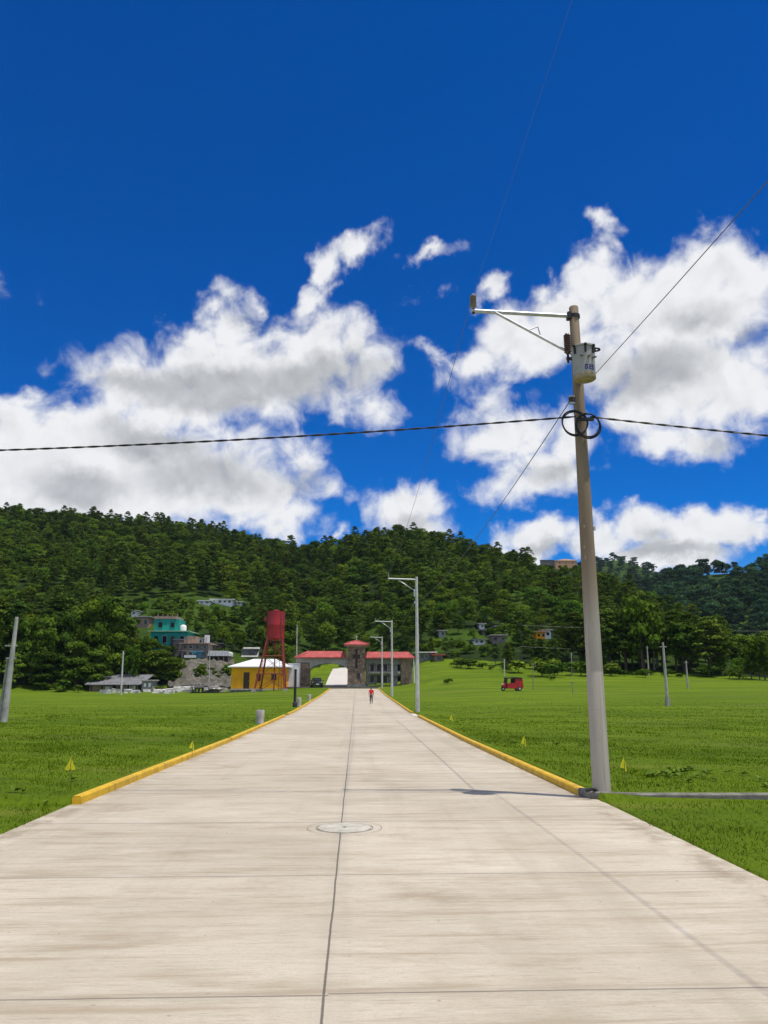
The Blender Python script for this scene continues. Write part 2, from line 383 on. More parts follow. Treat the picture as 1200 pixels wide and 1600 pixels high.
def field_material():
    m, nt, b = newmat('field_grass')
    tc = nd(nt, 'ShaderNodeTexCoord').outputs['Object']
    a = noise(nt, mapping(nt, tc, (.05, .22, 1)), 1.0, 6, .62, .4); c = noise(nt, tc, .9, 6, .65); f = noise(nt, tc, 9, 5, .7)
    col = mixc(nt, maprange(nt, a, .3, .7), (.086, .148, .006), (.150, .220, .010))
    col = mixc(nt, maprange(nt, c, .5, .75, 0, .55), col, (.060, .098, .007))
    col = mixc(nt, maprange(nt, f, .5, .8, 0, .6), col, (.026, .068, .007))
    d = noise(nt, mapping(nt, tc, (.12, .6, 1), (7, 3, 0)), 1.0, 5, .6)
    col = mixc(nt, maprange(nt, d, .56, .72, 0, .7), col, (.19, .215, .030))
    col = mixc(nt, maprange(nt, noise(nt, mapping(nt, tc, (.05, .14, 1), (5, 2, 0)), 1.0, 7, .7), .56, .70, 0, .5), col, (.17, .175, .045))
    col = mixc(nt, maprange(nt, noise(nt, mapping(nt, tc, (.10, .9, 1), (1, 9, 0)), 1.0, 6, .65), .54, .70, 0, .6), col, (.055, .095, .008))
    nt.links.new(col, b.inputs['Base Color']); b.inputs['Roughness'].default_value = 1.0; b.inputs['Specular IOR Level'].default_value = .1
    bump(nt, b, mth(nt, 'ADD', f, mth(nt, 'MULTIPLY', c, .7)), .9, .12)
    return m
def hill_material():
    m, nt, b = newmat('hill_ground')
    tc = nd(nt, 'ShaderNodeTexCoord').outputs['Object']
    a = noise(nt, tc, .03, 6, .65); f = noise(nt, tc, .5, 6, .7)
    col = mixc(nt, maprange(nt, a, .4, .6), (.016, .030, .007), (.05, .095, .010))
    col = mixc(nt, maprange(nt, f, .5, .7, 0, .7), col, (.022, .04, .009))
    nt.links.new(col, b.inputs['Base Color']); b.inputs['Roughness'].default_value = 1.0; b.inputs['Specular IOR Level'].default_value = .1
    bump(nt, b, f, .9, .8)
    return m
def stone_material(name='gate_stone', sc=2.6):
    m, nt, b = newmat(name)
    tc = nd(nt, 'ShaderNodeTexCoord').outputs['Object']
    v = nd(nt, 'ShaderNodeTexVoronoi', {'Vector': tc, 'Scale': sc}); e = nd(nt, 'ShaderNodeTexVoronoi', {'Vector': tc, 'Scale': sc}, feature='DISTANCE_TO_EDGE')
    hs = nd(nt, 'ShaderNodeSeparateColor', {0: v.outputs['Color']})
    col = mixc(nt, hs.outputs[0], (.20, .135, .09), (.43, .30, .205))
    col = mixc(nt, maprange(nt, noise(nt, tc, 9, 4, .6), .4, .7, 0, .5), col, (.10, .085, .07))
    col = mixc(nt, maprange(nt, e.outputs['Distance'], .02, .06, .8, 0), col, (.09, .08, .07))
    nt.links.new(col, b.inputs['Base Color']); b.inputs['Roughness'].default_value = .9
    bump(nt, b, maprange(nt, e.outputs['Distance'], 0, .12), .8, .04)
    return m
def pole_material():
    m, nt, b = newmat('pole_concrete')
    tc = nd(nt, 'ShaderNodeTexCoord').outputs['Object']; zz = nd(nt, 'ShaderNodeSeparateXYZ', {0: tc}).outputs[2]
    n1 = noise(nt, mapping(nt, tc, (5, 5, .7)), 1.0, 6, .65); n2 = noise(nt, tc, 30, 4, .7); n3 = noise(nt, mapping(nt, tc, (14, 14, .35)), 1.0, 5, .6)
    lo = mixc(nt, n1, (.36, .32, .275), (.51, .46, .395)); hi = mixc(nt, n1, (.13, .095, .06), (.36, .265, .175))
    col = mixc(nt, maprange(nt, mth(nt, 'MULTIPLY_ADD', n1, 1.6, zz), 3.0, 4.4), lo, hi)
    col = mixc(nt, maprange(nt, n3, .5, .72, 0, .5), col, (.17, .14, .105))
    col = mixc(nt, maprange(nt, n2, .60, .72, 0, .5), col, (.15, .13, .11))
    nt.links.new(col, b.inputs['Base Color']); b.inputs['Roughness'].default_value = .8
    bump(nt, b, n2, .35, .01)
    return m
M = {}
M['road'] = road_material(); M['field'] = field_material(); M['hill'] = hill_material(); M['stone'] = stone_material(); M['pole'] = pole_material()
M['stone_dark'] = stone_material('gate_stone_dark', 2.0)
M['yellow_kerb'] = mat('yellow_kerb_paint', (.76, .47, .010), .6, .3, 2.6, c2=(.56, .33, .010), dirt=((.26, .20, .11), 1.0), bmp=.4, detail=8)
M['grey_kerb'] = mat('grey_kerb_concrete', (.21, .195, .165), .9, .5, 4, bmp=.3, dirt=((.08, .075, .06), .7))
M['concrete'] = mat('cast_concrete', (.42, .40, .37), .85, .3, 2.5, bmp=.25, dirt=((.14, .13, .115), .5))
M['concrete_dark'] = mat('old_concrete', (.24, .235, .22), .9, .35, 2.5, bmp=.3, dirt=((.08, .08, .07), .5))
M['manhole'] = mat('manhole_concrete', (.50, .47, .39), .8, .25, 6, bmp=.2)
M['galv'] = mat('galvanised_steel', (.55, .57, .60), .45, .2, 8, metal=.75)
M['metal_dark'] = mat('dark_steel', (.03, .03, .032), .5, .3, 8, metal=.4)
M['white_pole'] = mat('pale_pole_concrete', (.56, .55, .53), .75, .2, 2, dirt=((.25, .24, .22), .4))
M['insul'] = mat('insulator_polymer', (.25, .20, .15), .45, .2, 10)
M['porcelain'] = mat('brown_porcelain', (.085, .045, .03), .3, .3, 8)
M['tank'] = mat('transformer_paint', (.37, .36, .345), .5, .12, 3, dirt=((.30, .25, .18), .45))
M['tank_rust'] = mat('transformer_ochre_band', (.28, .19, .08), .7, .4, 9, c2=(.40, .34, .24))
M['blue_paint'] = mat('blue_stencil', (.02, .035, .20), .6, .2, 9)
M['black_cable'] = mat('black_cable', (.012, .012, .013), .5, .2, 5)
M['wire'] = mat('aluminium_wire', (.16, .16, .17), .5, .2, 5, metal=.4)
M['yellow_flag'] = mat('yellow_flag_plastic', (.88, .78, .02), .5, .15, 6)
M['flag_wire'] = mat('flag_stake', (.20, .22, .05), .6, .2, 5)
M['red_tank'] = mat('red_tank_paint', (.38, .012, .020), .45, .25, .8, dirt=((.09, .015, .015), .5))
M['red_steel'] = mat('red_steel_paint', (.27, .035, .02), .55, .3, 3, dirt=((.06, .02, .015), .5))
M['red_roof'] = mat('red_roof_tiles', (.48, .095, .085), .7, .25, 1.5, bmp=.3, dirt=((.30, .05, .04), .5))
M['beam'] = mat('gate_beam_render', (.43, .42, .38), .85, .2, 1.2, dirt=((.20, .19, .17), .4))
M['white_wall'] = mat('white_render', (.84, .84, .83), .8, .1, 1.0, dirt=((.40, .40, .38), .4))
M['white_roof'] = mat('white_sheet_roof', (.78, .78, .76), .5, .08, .8, dirt=((.5, .5, .47), .4))
M['ochre'] = mat('ochre_wall', (.90, .41, .008), .8, .12, .9, dirt=((.5, .25, .02), .3))
M['brown_door'] = mat('brown_door', (.055, .028, .016), .6, .3, 4)
M['dark_glass'] = mat('window_glass', (.015, .018, .022), .12, .3, 1)
M['turq'] = mat('turquoise_wall', (.010, .33, .27), .8, .2, .7, dirt=((.01, .2, .17), .5))
M['pale_green'] = mat('pale_green_slab', (.30, .50, .33), .8, .2, .8)
M['brick'] = mat('raw_block_wall', (.38, .27, .20), .9, .3, 1.5, bmp=.3)
M['brown_wall'] = mat('weathered_brown_wall', (.27, .22, .185), .9, .35, 1.0, dirt=((.10, .085, .07), .6))
M['grey_sheet'] = mat('grey_sheet_roof', (.20, .20, .215), .6, .25, .8, dirt=((.10, .10, .10), .5))
M['tarp'] = mat('blue_tarp', (.10, .30, .42), .5, .25, .8)
M['orange'] = mat('orange_render', (.50, .27, .13), .85, .2, .5)
M['earth'] = mat('bare_earth', (.17, .15, .125), .95, .35, .45, bmp=.9, c2=(.055, .055, .035), detail=10, dirt=((.05, .06, .02), .8))
M['skin'] = mat('skin', (.28, .15, .09), .5, .1, 5); M['hair'] = mat('black_hair', (.012, .010, .009), .6, .2, 20)
M['red_shirt'] = mat('red_shirt', (.70, .015, .03), .8, .2, 8); M['dark_trousers'] = mat('charcoal_trousers', (.055, .055, .05), .85, .3, 8)
M['shoe'] = mat('black_shoes', (.015, .014, .013), .5, .2, 8)
M['taxi_red'] = mat('red_taxi_paint', (.42, .012, .015), .35, .2, 2); M['black_plastic'] = mat('black_canvas', (.014, .014, .015), .6, .3, 3)
M['rubber'] = mat('tyre_rubber', (.018, .018, .018), .85, .2, 6); M['car_black'] = mat('black_car_paint', (.010, .011, .014), .18, .2, 2)
M['head_glass'] = mat('lamp_lens', (.7, .7, .68), .2, .1, 3); M['tail_red'] = mat('red_lens', (.4, .01, .01), .3, .1, 3)
M['bark'] = mat('bark', (.085, .062, .045), .95, .4, 3, bmp=.5); M['pale_bark'] = mat('pale_bark', (.20, .175, .145), .95, .35, 2, bmp=.4)
M['dark_grey'] = mat('dark_grey', (.055, .054, .052), .9, .3, 2)
M['ramp'] = mat('pale_ramp_concrete', (.60, .56, .50), .85, .12, .5)
M['rock'] = mat('pale_rubble', (.60, .575, .53), .9, .35, 1.3, bmp=.4)
M['wood'] = mat('weathered_wood', (.26, .22, .17), .9, .35, 3)
M['leaf_broad'] = leafmat('broadleaf_foliage', (.040, .086, .012), (.118, .178, .017), .55)
M['leaf_pine'] = leafmat('pine_foliage', (.042, .080, .015), (.116, .168, .022), .55)
M['leaf_bright'] = leafmat('bright_foliage', (.055, .110, .010), (.080, .14, .013))
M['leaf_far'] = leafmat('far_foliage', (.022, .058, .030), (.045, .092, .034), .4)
def blade_material():
    m, nt, b = newmat('grass_blade')
    tc = nd(nt, 'ShaderNodeTexCoord').outputs['Object']; r2 = nd(nt, 'ShaderNodeNewGeometry').outputs['Random Per Island']
    a = noise(nt, tc, .22, 5, .6, .5); c = noise(nt, tc, 1.7, 5, .65)
    col = mixc(nt, maprange(nt, a, .32, .68), (.076, .136, .006), (.140, .210, .010))
    col = mixc(nt, maprange(nt, c, .48, .72, 0, .75), col, (.042, .084, .007))
    dry = noise(nt, tc, .33, 6, .68, .6)
    col = mixc(nt, maprange(nt, dry, .56, .72, 0, .55), col, (.17, .175, .045))
    col = mixc(nt, maprange(nt, noise(nt, tc, .8, 4, .6), .60, .74, 0, .6), col, (.17, .225, .025))
    hs = nd(nt, 'ShaderNodeHueSaturation', {'Hue': .5, 'Saturation': 1.0, 'Value': mth(nt, 'MULTIPLY_ADD', r2, .7, .68), 'Color': col})
    out = [n for n in nt.nodes if n.type == 'OUTPUT_MATERIAL'][0]; nt.nodes.remove(b)
    d = nd(nt, 'ShaderNodeBsdfDiffuse', {'Color': hs.outputs[0]}); t = nd(nt, 'ShaderNodeBsdfTranslucent', {'Color': hs.outputs[0]})
    nt.links.new(nd(nt, 'ShaderNodeMixShader', {0: .25, 1: d.outputs[0], 2: t.outputs[0]}).outputs[0], out.inputs[0])
    return m
M['blade'] = blade_material()
M['weed'] = leafmat('weed_leaf', (.11, .18, .03), (.11, .18, .03), .5, 0)

# ------------------------------------------------------------------ the setting
def grid_mesh(name, xs, ys, m, smooth=True):
    xs = np.asarray(xs, float); ys = np.asarray(ys, float); Xg, Yg = np.meshgrid(xs, ys)
    Zg = Z(Xg, Yg)
    inside = (Xg > RX0+.02) & (Xg < RX1-.02) & (Yg < 226)
    Zg = np.where(inside, zroad(Yg)-.12, Zg)
    rr_ = np.hypot(Xg, Yg); Zg = Zg-2.0*sstep(7, 14, rr_-np.interp(np.arctan2(Xg, Yg), _fa, _fR))*(Yg > 20)
    v = np.stack([Xg, Yg, Zg], -1).reshape(-1, 3); nx = len(xs)
    i = np.arange((len(ys)-1)*nx).reshape(len(ys)-1, nx)[:, :-1].ravel()
    f = np.stack([i, i+1, i+nx+1, i+nx], 1)
    return link(name, npmesh(name, v, f, m, smooth))
xs = np.unique(np.concatenate([np.arange(-170, -30, 3), np.arange(-30, -5, .6), np.arange(-5, -4.1, .2), [RX0-.02, RX0+.05, -2, 0, 2, RX1-.05, RX1+.02], np.arange(3.7, 5, .2), np.arange(5, 30, .6), np.arange(30, 201, 3)]))
ys = np.unique(np.concatenate([np.arange(-60, 0, 4), np.arange(0, 11.6, .5), [11.62, 11.78], np.arange(12, 50, .6), np.arange(50, 135, 1.5), np.arange(135, 230.1, 2.5)]))
def cut_hill(o): return o
o = struct(grid_mesh('ground', xs, ys, M['field']))
# hillside sheet: starts under the field's far edge and runs on to the far ridges, wide on both sides
def hill_sheet():
    az_ = np.linspace(R(-58), R(58), 300)
    rr = np.concatenate([np.arange(126, 420, 3.0), np.arange(420, 1400, 9.0)])
    A, Rr = np.meshgrid(az_, rr); X = Rr*np.sin(A); Y = Rr*np.cos(A)
    rf = np.interp(A, _fa, _fR)
    Zg = Z(X, Y)+np.where(Rr < rf+2, -.6, np.clip((Rr-rf-2)/6, 0, 1)*.5-.6+.25)
    v = np.stack([X, Y, Zg], -1).reshape(-1, 3); nx = len(az_)
    i = np.arange((len(rr)-1)*nx).reshape(len(rr)-1, nx)[:, :-1].ravel()
    f = np.stack([i, i+1, i+nx+1, i+nx], 1)
    return link('hills', npmesh('hills', v, f, M['hill'], True))
struct(hill_sheet())
# plain that reaches the horizon under everything
mbp = MB(); mbp.add([(-4000, -4000, -1.2), (4000, -4000, -1.2), (4000, 4000, -1.2), (-4000, 4000, -1.2)], [(0, 1, 2, 3)])
struct(mbp.build('plain', M['hill']))

# road
def strip(name, x0, x1, ys_, dz, m, nx=3):
    xs_ = np.linspace(x0, x1, nx); Xg, Yg = np.meshgrid(xs_, ys_); Zg = zroad(Yg)+dz
    v = np.stack([Xg, Yg, Zg], -1).reshape(-1, 3); i = np.arange((len(ys_)-1)*nx).reshape(len(ys_)-1, nx)[:, :-1].ravel()
    f = np.stack([i, i+1, i+nx+1, i+nx], 1); n = len(v)
    return link(name, npmesh(name, v, f, m, True))
struct(strip('road', RX0, RX1, np.concatenate([np.arange(-40, 12, 2), np.arange(12, 122.1, 1.5)]), .0, M['road'], 5))
struct(strip('dark_strip', -26, 3.6, np.array([122, 124.5, 127.0]), .13, M['dark_grey'], 12))  # dark strip across the road end, before the gate tower
# side-street apron between the kerbs on the right, and the ramp that climbs behind the arch
mb = MB(); mb.add([(3.3, 44.6, zroad(44.6)+.012), (5.6, 44.6, zroad(44.6)+.05), (5.6, 48.2, zroad(48.2)+.05), (3.3, 48.2, zroad(48.2)+.012)], [(0, 1, 2, 3)])
struct(mb.build('side_street', M['ramp']))
def ramp():
    pts = []
    for py, xl, xr in ((1073.5, 508, 543), (1062, 513, 544), (1050, 519, 545), (1041, 525, 545)):
        Y = np.interp(py, [1041, 1073.5], [196, 129])
        for x in (xl, xr): p = at(x, py, Y); pts.append((p.x, p.y, float(zroad(Y))+(.14 if py > 1073 else .32)))
    mb = MB(); mb.add(pts, [(2*i, 2*i+1, 2*i+3, 2*i+2) for i in range(3)])
    return struct(mb.build('ramp_road', M['ramp']))
ramp()
# bare earth cutting under the village
def earth_patch():
    P = []
    N, K = 26, 12
    for j in range(K+1):
        for i in range(N+1):
            px = 262+(366-262)*i/N; py = 1076-(1076-1034)*j/K
            wv = math.sin(i*1.7+j)*1.4+math.sin(i*.6-j*1.3)*2
            p = hit(px, py+wv*.5, 110); P.append((p.x, p.y, p.z+.42+.3*math.sin(i*2.1+j*1.7)*math.sin(j*2.3)))
    mb = MB(); mb.add(P, [(j*(N+1)+i, j*(N+1)+i+1, (j+1)*(N+1)+i+1, (j+1)*(N+1)+i) for j in range(K) for i in range(N)])
    return struct(mb.build('earth_slope', M['earth'], smooth=False))
earth_patch()

# kerbs: each painted run between two gaps is one thing
def kerb(pts, w_, h, name, m, label):
    mb = MB(); P = [Vector(p) for p in pts]; vs = []; n = len(P)
    for i, p in enumerate(P):
        t = (P[min(i+1, n-1)]-P[max(i-1, 0)]); t.z = 0; t.normalize(); s_ = Vector((t.y, -t.x, 0))
        for a, b in ((-w_/2, -.1), (-w_/2, h-.02), (-w_/2+.02, h), (w_/2-.02, h), (w_/2, h-.02), (w_/2, -.1)): vs.append(p+s_*a+Vector((0, 0, b)))
    fs = [(i*6+k, i*6+k+1, (i+1)*6+k+1, (i+1)*6+k) for i in range(n-1) for k in range(5)]+[(0, 1, 2, 3, 4, 5), tuple(range((n-1)*6, n*6))[::-1]]
    mb.add(vs, fs)
    return tag(mb.build(name, m), label, 'kerb', 'road kerbs')
def kl(x, y0, y1, step=2.0):
    ys_ = np.append(np.arange(y0, y1, step), y1); return [(x, y, float(zroad(y))) for y in ys_]
kerb(kl(-3.975, 11.75, 25.2), .13, .115, 'kerb', M['yellow_kerb'], 'yellow kerb nearest the camera along the left edge of the road')
kerb(kl(-3.975, 25.6, 44.5), .13, .115, 'kerb', M['yellow_kerb'], 'yellow kerb on the left beside the large concrete stub')
kerb(kl(-3.975, 46.5, 121), .13, .115, 'kerb', M['yellow_kerb'], 'far yellow kerb on the left running to the gate')
kerb(kl(3.51, 12.42, 44.0), .14, .11, 'kerb', M['yellow_kerb'], 'yellow kerb on the right between the transformer pole and the side street')
kerb(kl(3.51, 48.6, 121), .14, .11, 'kerb', M['yellow_kerb'], 'far yellow kerb on the right past the side street')
cor = [(3.51, 12.40, 0), (3.53, 12.22, 0), (3.60, 12.05, 0), (3.74, 11.92, 0), (3.95, 11.84, 0), (4.3, 11.78, 0), (5.2, 11.74, 0), (6.4, 11.70, 0), (9, 11.66, 0), (14, 11.6, 0), (22, 11.5, 0)]
gk = kerb([(x, y, -.0) for x, y, z in cor], .14, .108, 'kerb', M['grey_kerb'], 'grey unpainted kerb curving away right from the transformer pole')

# manhole
mh = thing('manhole', 'round concrete manhole cover set into the road on the centre joint', 'manhole', tuple(at(533, 1290, 9.55)))
mh.location = (-.12, 9.78, .004)
MB().lathe((0, 0, 0), [(.315, 0), (.315, .004), (.31, .006)], 48).build('cover', M['manhole'], mh)
rg = MB()
for r_, w_ in ((.33, .010), (.44, .006)):
    n = 64; vs = [(q*math.cos(2*math.pi*k/n), q*math.sin(2*math.pi*k/n), .0035) for q in (r_, r_+w_) for k in range(n)]
    rg.add(vs, [(k, (k+1) % n, n+(k+1) % n, n+k) for k in range(n)])
rg.build('ring', M['concrete_dark'], mh)
MB().lathe((0, 0, .0065), [(.022, 0), (.022, .002), (.01, .002)], 14).build('lifting_hole', M['metal_dark'], mh)

# ------------------------------------------------------------------ grass (one mass of blades)
def grass():
    rs = np.random.RandomState(3)
    V, F = [], []
    off = 0
    for side in (-1, 1):
        n = 400000; y0, y1 = (6.5, 88) if side < 0 else (5.5, 88)
        y = y0*(y1/y0)**rs.rand(n); x = rs.rand(n)*(4.0+.86*y)       # as many per metre of depth as the eye resolves
        ov = .03+.035*wob(y, y*.3, .9)+.03*rs.rand(n)**3; x = RX0+ov-x if side < 0 else RX1-ov+x
        cl = wob(x*5, y*5, 2.0)+wob(x, y, 1.2)
        keep = (np.abs(x/y-.036) < 1.0) & (rs.rand(n) < np.clip(.62+.4*cl, .12, 1)*(1-sstep(22, 75, y))) & (rs.rand(n) < np.clip((4+.86*y)/(4+.86*20), .45, 1))
        kerbed = (y > 11.6); keep &= ~(kerbed & (x > RX0-.12) & (x < RX1+.12)); keep &= ~((x > 0) & (y > 11.5) & (y < 11.95-.02*(x-3.7)))
        keep &= ~((x > 3.3) & (np.hypot(x-3.72, y-12.1) < .16))
        keep &= ~((x > 0) & (x < 5.7) & (y > 44.4) & (y < 48.4))
        x = x[keep]; y = y[keep]; cl = cl[keep]; n = len(x); z = Z(x, y)-.01
        h = np.interp(y, [5, 12, 30, 90], [.034, .038, .040, .05]); w_ = np.interp(y, [5, 12, 30, 90], [.008, .011, .022, .05])
        patch = 1+.45*np.clip(wob(x, y, .8)+wob(x*1.7, y*1.7, .37), -1, 1.2)
        hh = h*rs.uniform(.5, 1.35, n)*patch; a = rs.uniform(0, 6.283, n); ln = hh*rs.uniform(.2, 1.1, n); b = rs.uniform(0, 6.283, n); ww = w_*rs.uniform(.6, 1.4, n)
        dx, dy = np.cos(a)*ww/2, np.sin(a)*ww/2
        p0 = np.stack([x-dx, y-dy, z], 1); p1 = np.stack([x+dx, y+dy, z], 1)
        mx, my = x+np.cos(b)*ln*.35, y+np.sin(b)*ln*.35
        p2 = np.stack([mx+dx*.8, my+dy*.8, z+hh*.62], 1); p3 = np.stack([mx-dx*.8, my-dy*.8, z+hh*.62], 1)
        tx, ty = x+np.cos(b)*ln, y+np.sin(b)*ln
        p4 = np.stack([tx+dx*.15, ty+dy*.15, z+hh], 1); p5 = np.stack([tx-dx*.15, ty-dy*.15, z+hh], 1)
        V.append(np.stack([p0, p1, p2, p3, p4, p5], 1).reshape(-1, 3))
        i = np.arange(n)*6+off; F.append(np.stack([i, i+1, i+2, i+3], 1)); F.append(np.stack([i+3, i+2, i+4, i+5], 1)); off += n*6
    g = link('grass', npmesh('grass', np.concatenate(V), np.concatenate(F), M['blade'])); g['kind'] = 'stuff'
    # broad-leaved weeds in the verge
    V, F, off = [], [], 0
    spots = [(1040, 1214, 14, .3), (1092, 1208, 10, .3), (1130, 1215, 6, .5), (330, 1150, 8, .8), (420, 1120, 6, 1), (60, 1240, 8, .7), (760, 1130, 10, 1.0), (850, 1165, 6, .8)]
    for px, py, n, sp in spots:
        c = hit(px, py)
        for _ in range(n):
            x, y = c.x+rs.normal(0, sp), c.y+rs.normal(0, sp)
            if RX0-.2 < x < RX1+.25: continue
            if y < 11.95 and x > 3: continue
            z = Z1(x, y)
            for k in range(rs.randint(3, 7)):
                a = rs.uniform(0, 6.28); L = rs.uniform(.07, .15); w_ = L*.28; up = rs.uniform(.3, .9)
                d = np.array([math.cos(a), math.sin(a), 0]); s_ = np.array([-d[1], d[0], 0])
                b0 = np.array([x, y, z+.02]); mid = b0+d*L*.5+np.array([0, 0, L*up*.7]); tip = b0+d*L+np.array([0, 0, L*up*.6])
                V += [b0, mid+s_*w_, tip, mid-s_*w_]; F.append([off, off+1, off+2, off+3]); off += 4
    wd = link('weeds', npmesh('weeds', np.array(V), np.array(F), M['weed'])); wd['kind'] = 'stuff'
grass()

def haze():
    m = bpy.data.materials.new('haze_air'); m.use_nodes = True; nt = m.node_tree; nt.nodes.clear()
    pv = nd(nt, 'ShaderNodeVolumePrincipled', {'Color': (.62, .78, 1.0, 1), 'Density': .00005, 'Anisotropy': .0})
    o = nd(nt, 'ShaderNodeOutputMaterial'); nt.links.new(pv.outputs[0], o.inputs['Volume'])
    b = MB().box((50, 590, 90), (1900, 1300, 182.6)).build('haze', m); b['kind'] = 'stuff'
haze()
# ------------------------------------------------------------------ the transformer pole
PX, PY = 3.72, 12.10; PZ = Z1(PX, PY); PTOP = 8.05
pole = thing('utility_pole', 'tall weathered concrete pole carrying a grey transformer at the right kerb corner', 'utility pole', (PX, PY, PZ))
hp = PTOP-PZ
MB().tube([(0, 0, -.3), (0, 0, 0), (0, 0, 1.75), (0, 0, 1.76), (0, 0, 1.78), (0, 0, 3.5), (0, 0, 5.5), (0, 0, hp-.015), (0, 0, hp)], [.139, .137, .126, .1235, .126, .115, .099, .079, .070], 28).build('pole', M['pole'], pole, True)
za = 7.865-PZ
MB().tube([(-.02, -.02, za), (-1.78, -.02, za+.07)], .034, 12).build('cross_arm', M['galv'], pole, True)
MB().box((-.10, -.02, za), (.06, .12, .12)).tube([(-.0, 0, za-.03), (-.0, 0, za+.03)], .098, 20).build('arm_collar', M['metal_dark'], pole, True)
MB().tube([(-.09, -.05, 7.15-PZ), (-1.38, -.05, za+.03)], .024, 10).build('brace', M['galv'], pole, True)
MB().tube([(-.80, -.05, 7.585-PZ), (-.655, -.05, 7.645-PZ), (-.62, -.05, 7.50-PZ)], .012, 8).build('brace_bracket', M['galv'], pole)
ins = MB(); prof = [(.025, 0), (.03, .03)]
for k in range(6): prof += [(.036, .05+.035*k), (.058, .06+.035*k), (.058, .068+.035*k), (.036, .08+.035*k)]
prof += [(.035, .27), (.02, .30)]
ins.lathe((-1.75, -.02, za+.09), prof, 18).build('insulator', M['insul'], pole, True)
MB().tube([(-1.75, -.02, za+.02), (-1.75, -.02, za+.1)], .028, 10).build('insulator_pin', M['metal_dark'], pole)
prof = [(.03, 0)]
for k in range(9): prof += [(.04, .02+.037*k), (.06, .03+.037*k), (.06, .036+.037*k), (.04, .048+.037*k)]
prof += [(.03, .37)]
ar = MB().lathe((-.175, -.10, 7.13-PZ), prof, 16).build('surge_arrester', M['porcelain'], pole, True)
MB().tube([(-.175, -.10, 6.97-PZ), (-.175, -.10, 7.14-PZ)], .02, 10).box((-.11, -.06, 7.06-PZ), (.16, .04, .05)).build('arrester_bracket', M['metal_dark'], pole)
# transformer tank
tx, ty, tz0, tz1 = .015, -.325, 6.57-PZ, 7.11-PZ
tr = MB().lathe((tx, ty, 0), [(.160, tz0+.015), (.17, tz0), (.18, tz0+.02), (.182, tz0+.11), (.183, tz1-.03), (.183, tz1)], 36).build('transformer_tank', M['tank'], pole, True)
MB().lathe((tx, ty, tz1), [(.20, 0), (.203, .02), (.195, .035), (.12, .055), (.02, .06)], 36).build('lid', M['tank'], tr, True)
MB().lathe((tx, ty, 0), [(.1835, tz0+.012), (.1845, tz0+.02), (.1848, tz0+.065), (.184, tz0+.07)], 36).build('ochre_band', M['tank_rust'], tr, True)
for a in (-50, -95, -150, 10):
    a = R(a); c = Vector((tx+.192*math.cos(a), ty+.192*math.sin(a), tz1-.07))
    MB().box(c, (.026, .03, .10), a).box(c+Vector((0, 0, .08)), (.06, .045, .03), a).build('lid_clamp', M['metal_dark'], tr)
for a, dz in ((-115, .17), (-80, .19), (-55, .20)):
    a = R(a); c = Vector((tx+.183*math.cos(a), ty+.183*math.sin(a), tz1-dz)); d = Vector((math.cos(a), math.sin(a), -.25))
    MB().tube([c, c+d*.05, c+d*.075], [.024, .021, .012], 12).build('bushing', M['concrete_dark'], tr, True)
hd = []
for k in range(13): a = R(-90+180*k/12); hd.append((tx+.185+.09*math.cos(a), ty-.02+.06*math.sin(a), tz1-.01))
MB().tube(hd, .016, 8).build('handle', M['metal_dark'], tr, True)
for zb_ in (tz0+.15, tz1-.14): MB().box((tx-.02, ty+.18, zb_), (.10, .14, .06)).build('mounting_bracket', M['metal_dark'], pole)
# stencilled number, wrapped round the tank
GL = {'0': ['111', '101', '101', '101', '111'], '2': ['111', '001', '111', '100', '111'], '5': ['111', '100', '111', '001', '111']}
tb = MB(); cw = .017
for ci, ch in enumerate('025'):
    for r_, row in enumerate(GL[ch]):
        for c_, bit in enumerate(row):
            if bit == '1':
                u0 = (ci*4+c_)*cw-.055; z_ = tz0+.205-r_*cw
                vs = []
                for uu, zz in ((u0, z_), (u0+cw, z_), (u0+cw, z_-cw), (u0, z_-cw)):
                    a = R(-86)+uu/.1985; vs.append((tx+.1850*math.cos(a), ty+.1850*math.sin(a), zz))
                tb.add(vs, [(0, 1, 2, 3)])
tb.build('stencilled_number', M['blue_paint'], tr)
# spool bracket for the low wire
MB().box((-.13, -.04, 6.39-PZ), (.09, .05, .03)).box((-.13, -.04, 6.27-PZ), (.09, .05, .03)).tube([(-.15, -.04, 6.26-PZ), (-.15, -.04, 6.40-PZ)], .012, 8).build('spool_bracket', M['galv'], pole)
MB().lathe((-.15, -.04, 6.285-PZ), [(.03, 0), (.045, .02), (.03, .045), (.045, .07), (.03, .09)], 14).build('spool', M['porcelain'], pole, True)
MB().tube([(-.1, -.09, .0), (-.125, -.1, .03), (-.2, -.13, .05), (-.28, -.12, .02)], .022, 8).build('ground_wire', M['black_cable'], pole, True)
rs_ = random.Random(4)
for zz in (3.55, 3.72, 4.05):
    a = R(-120+rs_.uniform(-15, 15)); r_ = .113
    MB().box((r_*math.cos(a), r_*math.sin(a), zz), (.025, .02, .06), a).build('rusty_stub', M['tank_rust'], pole)
MB().box((.112, -.05, 4.03), (.035, .05, .06)).build('step_stub', M['galv'], pole)

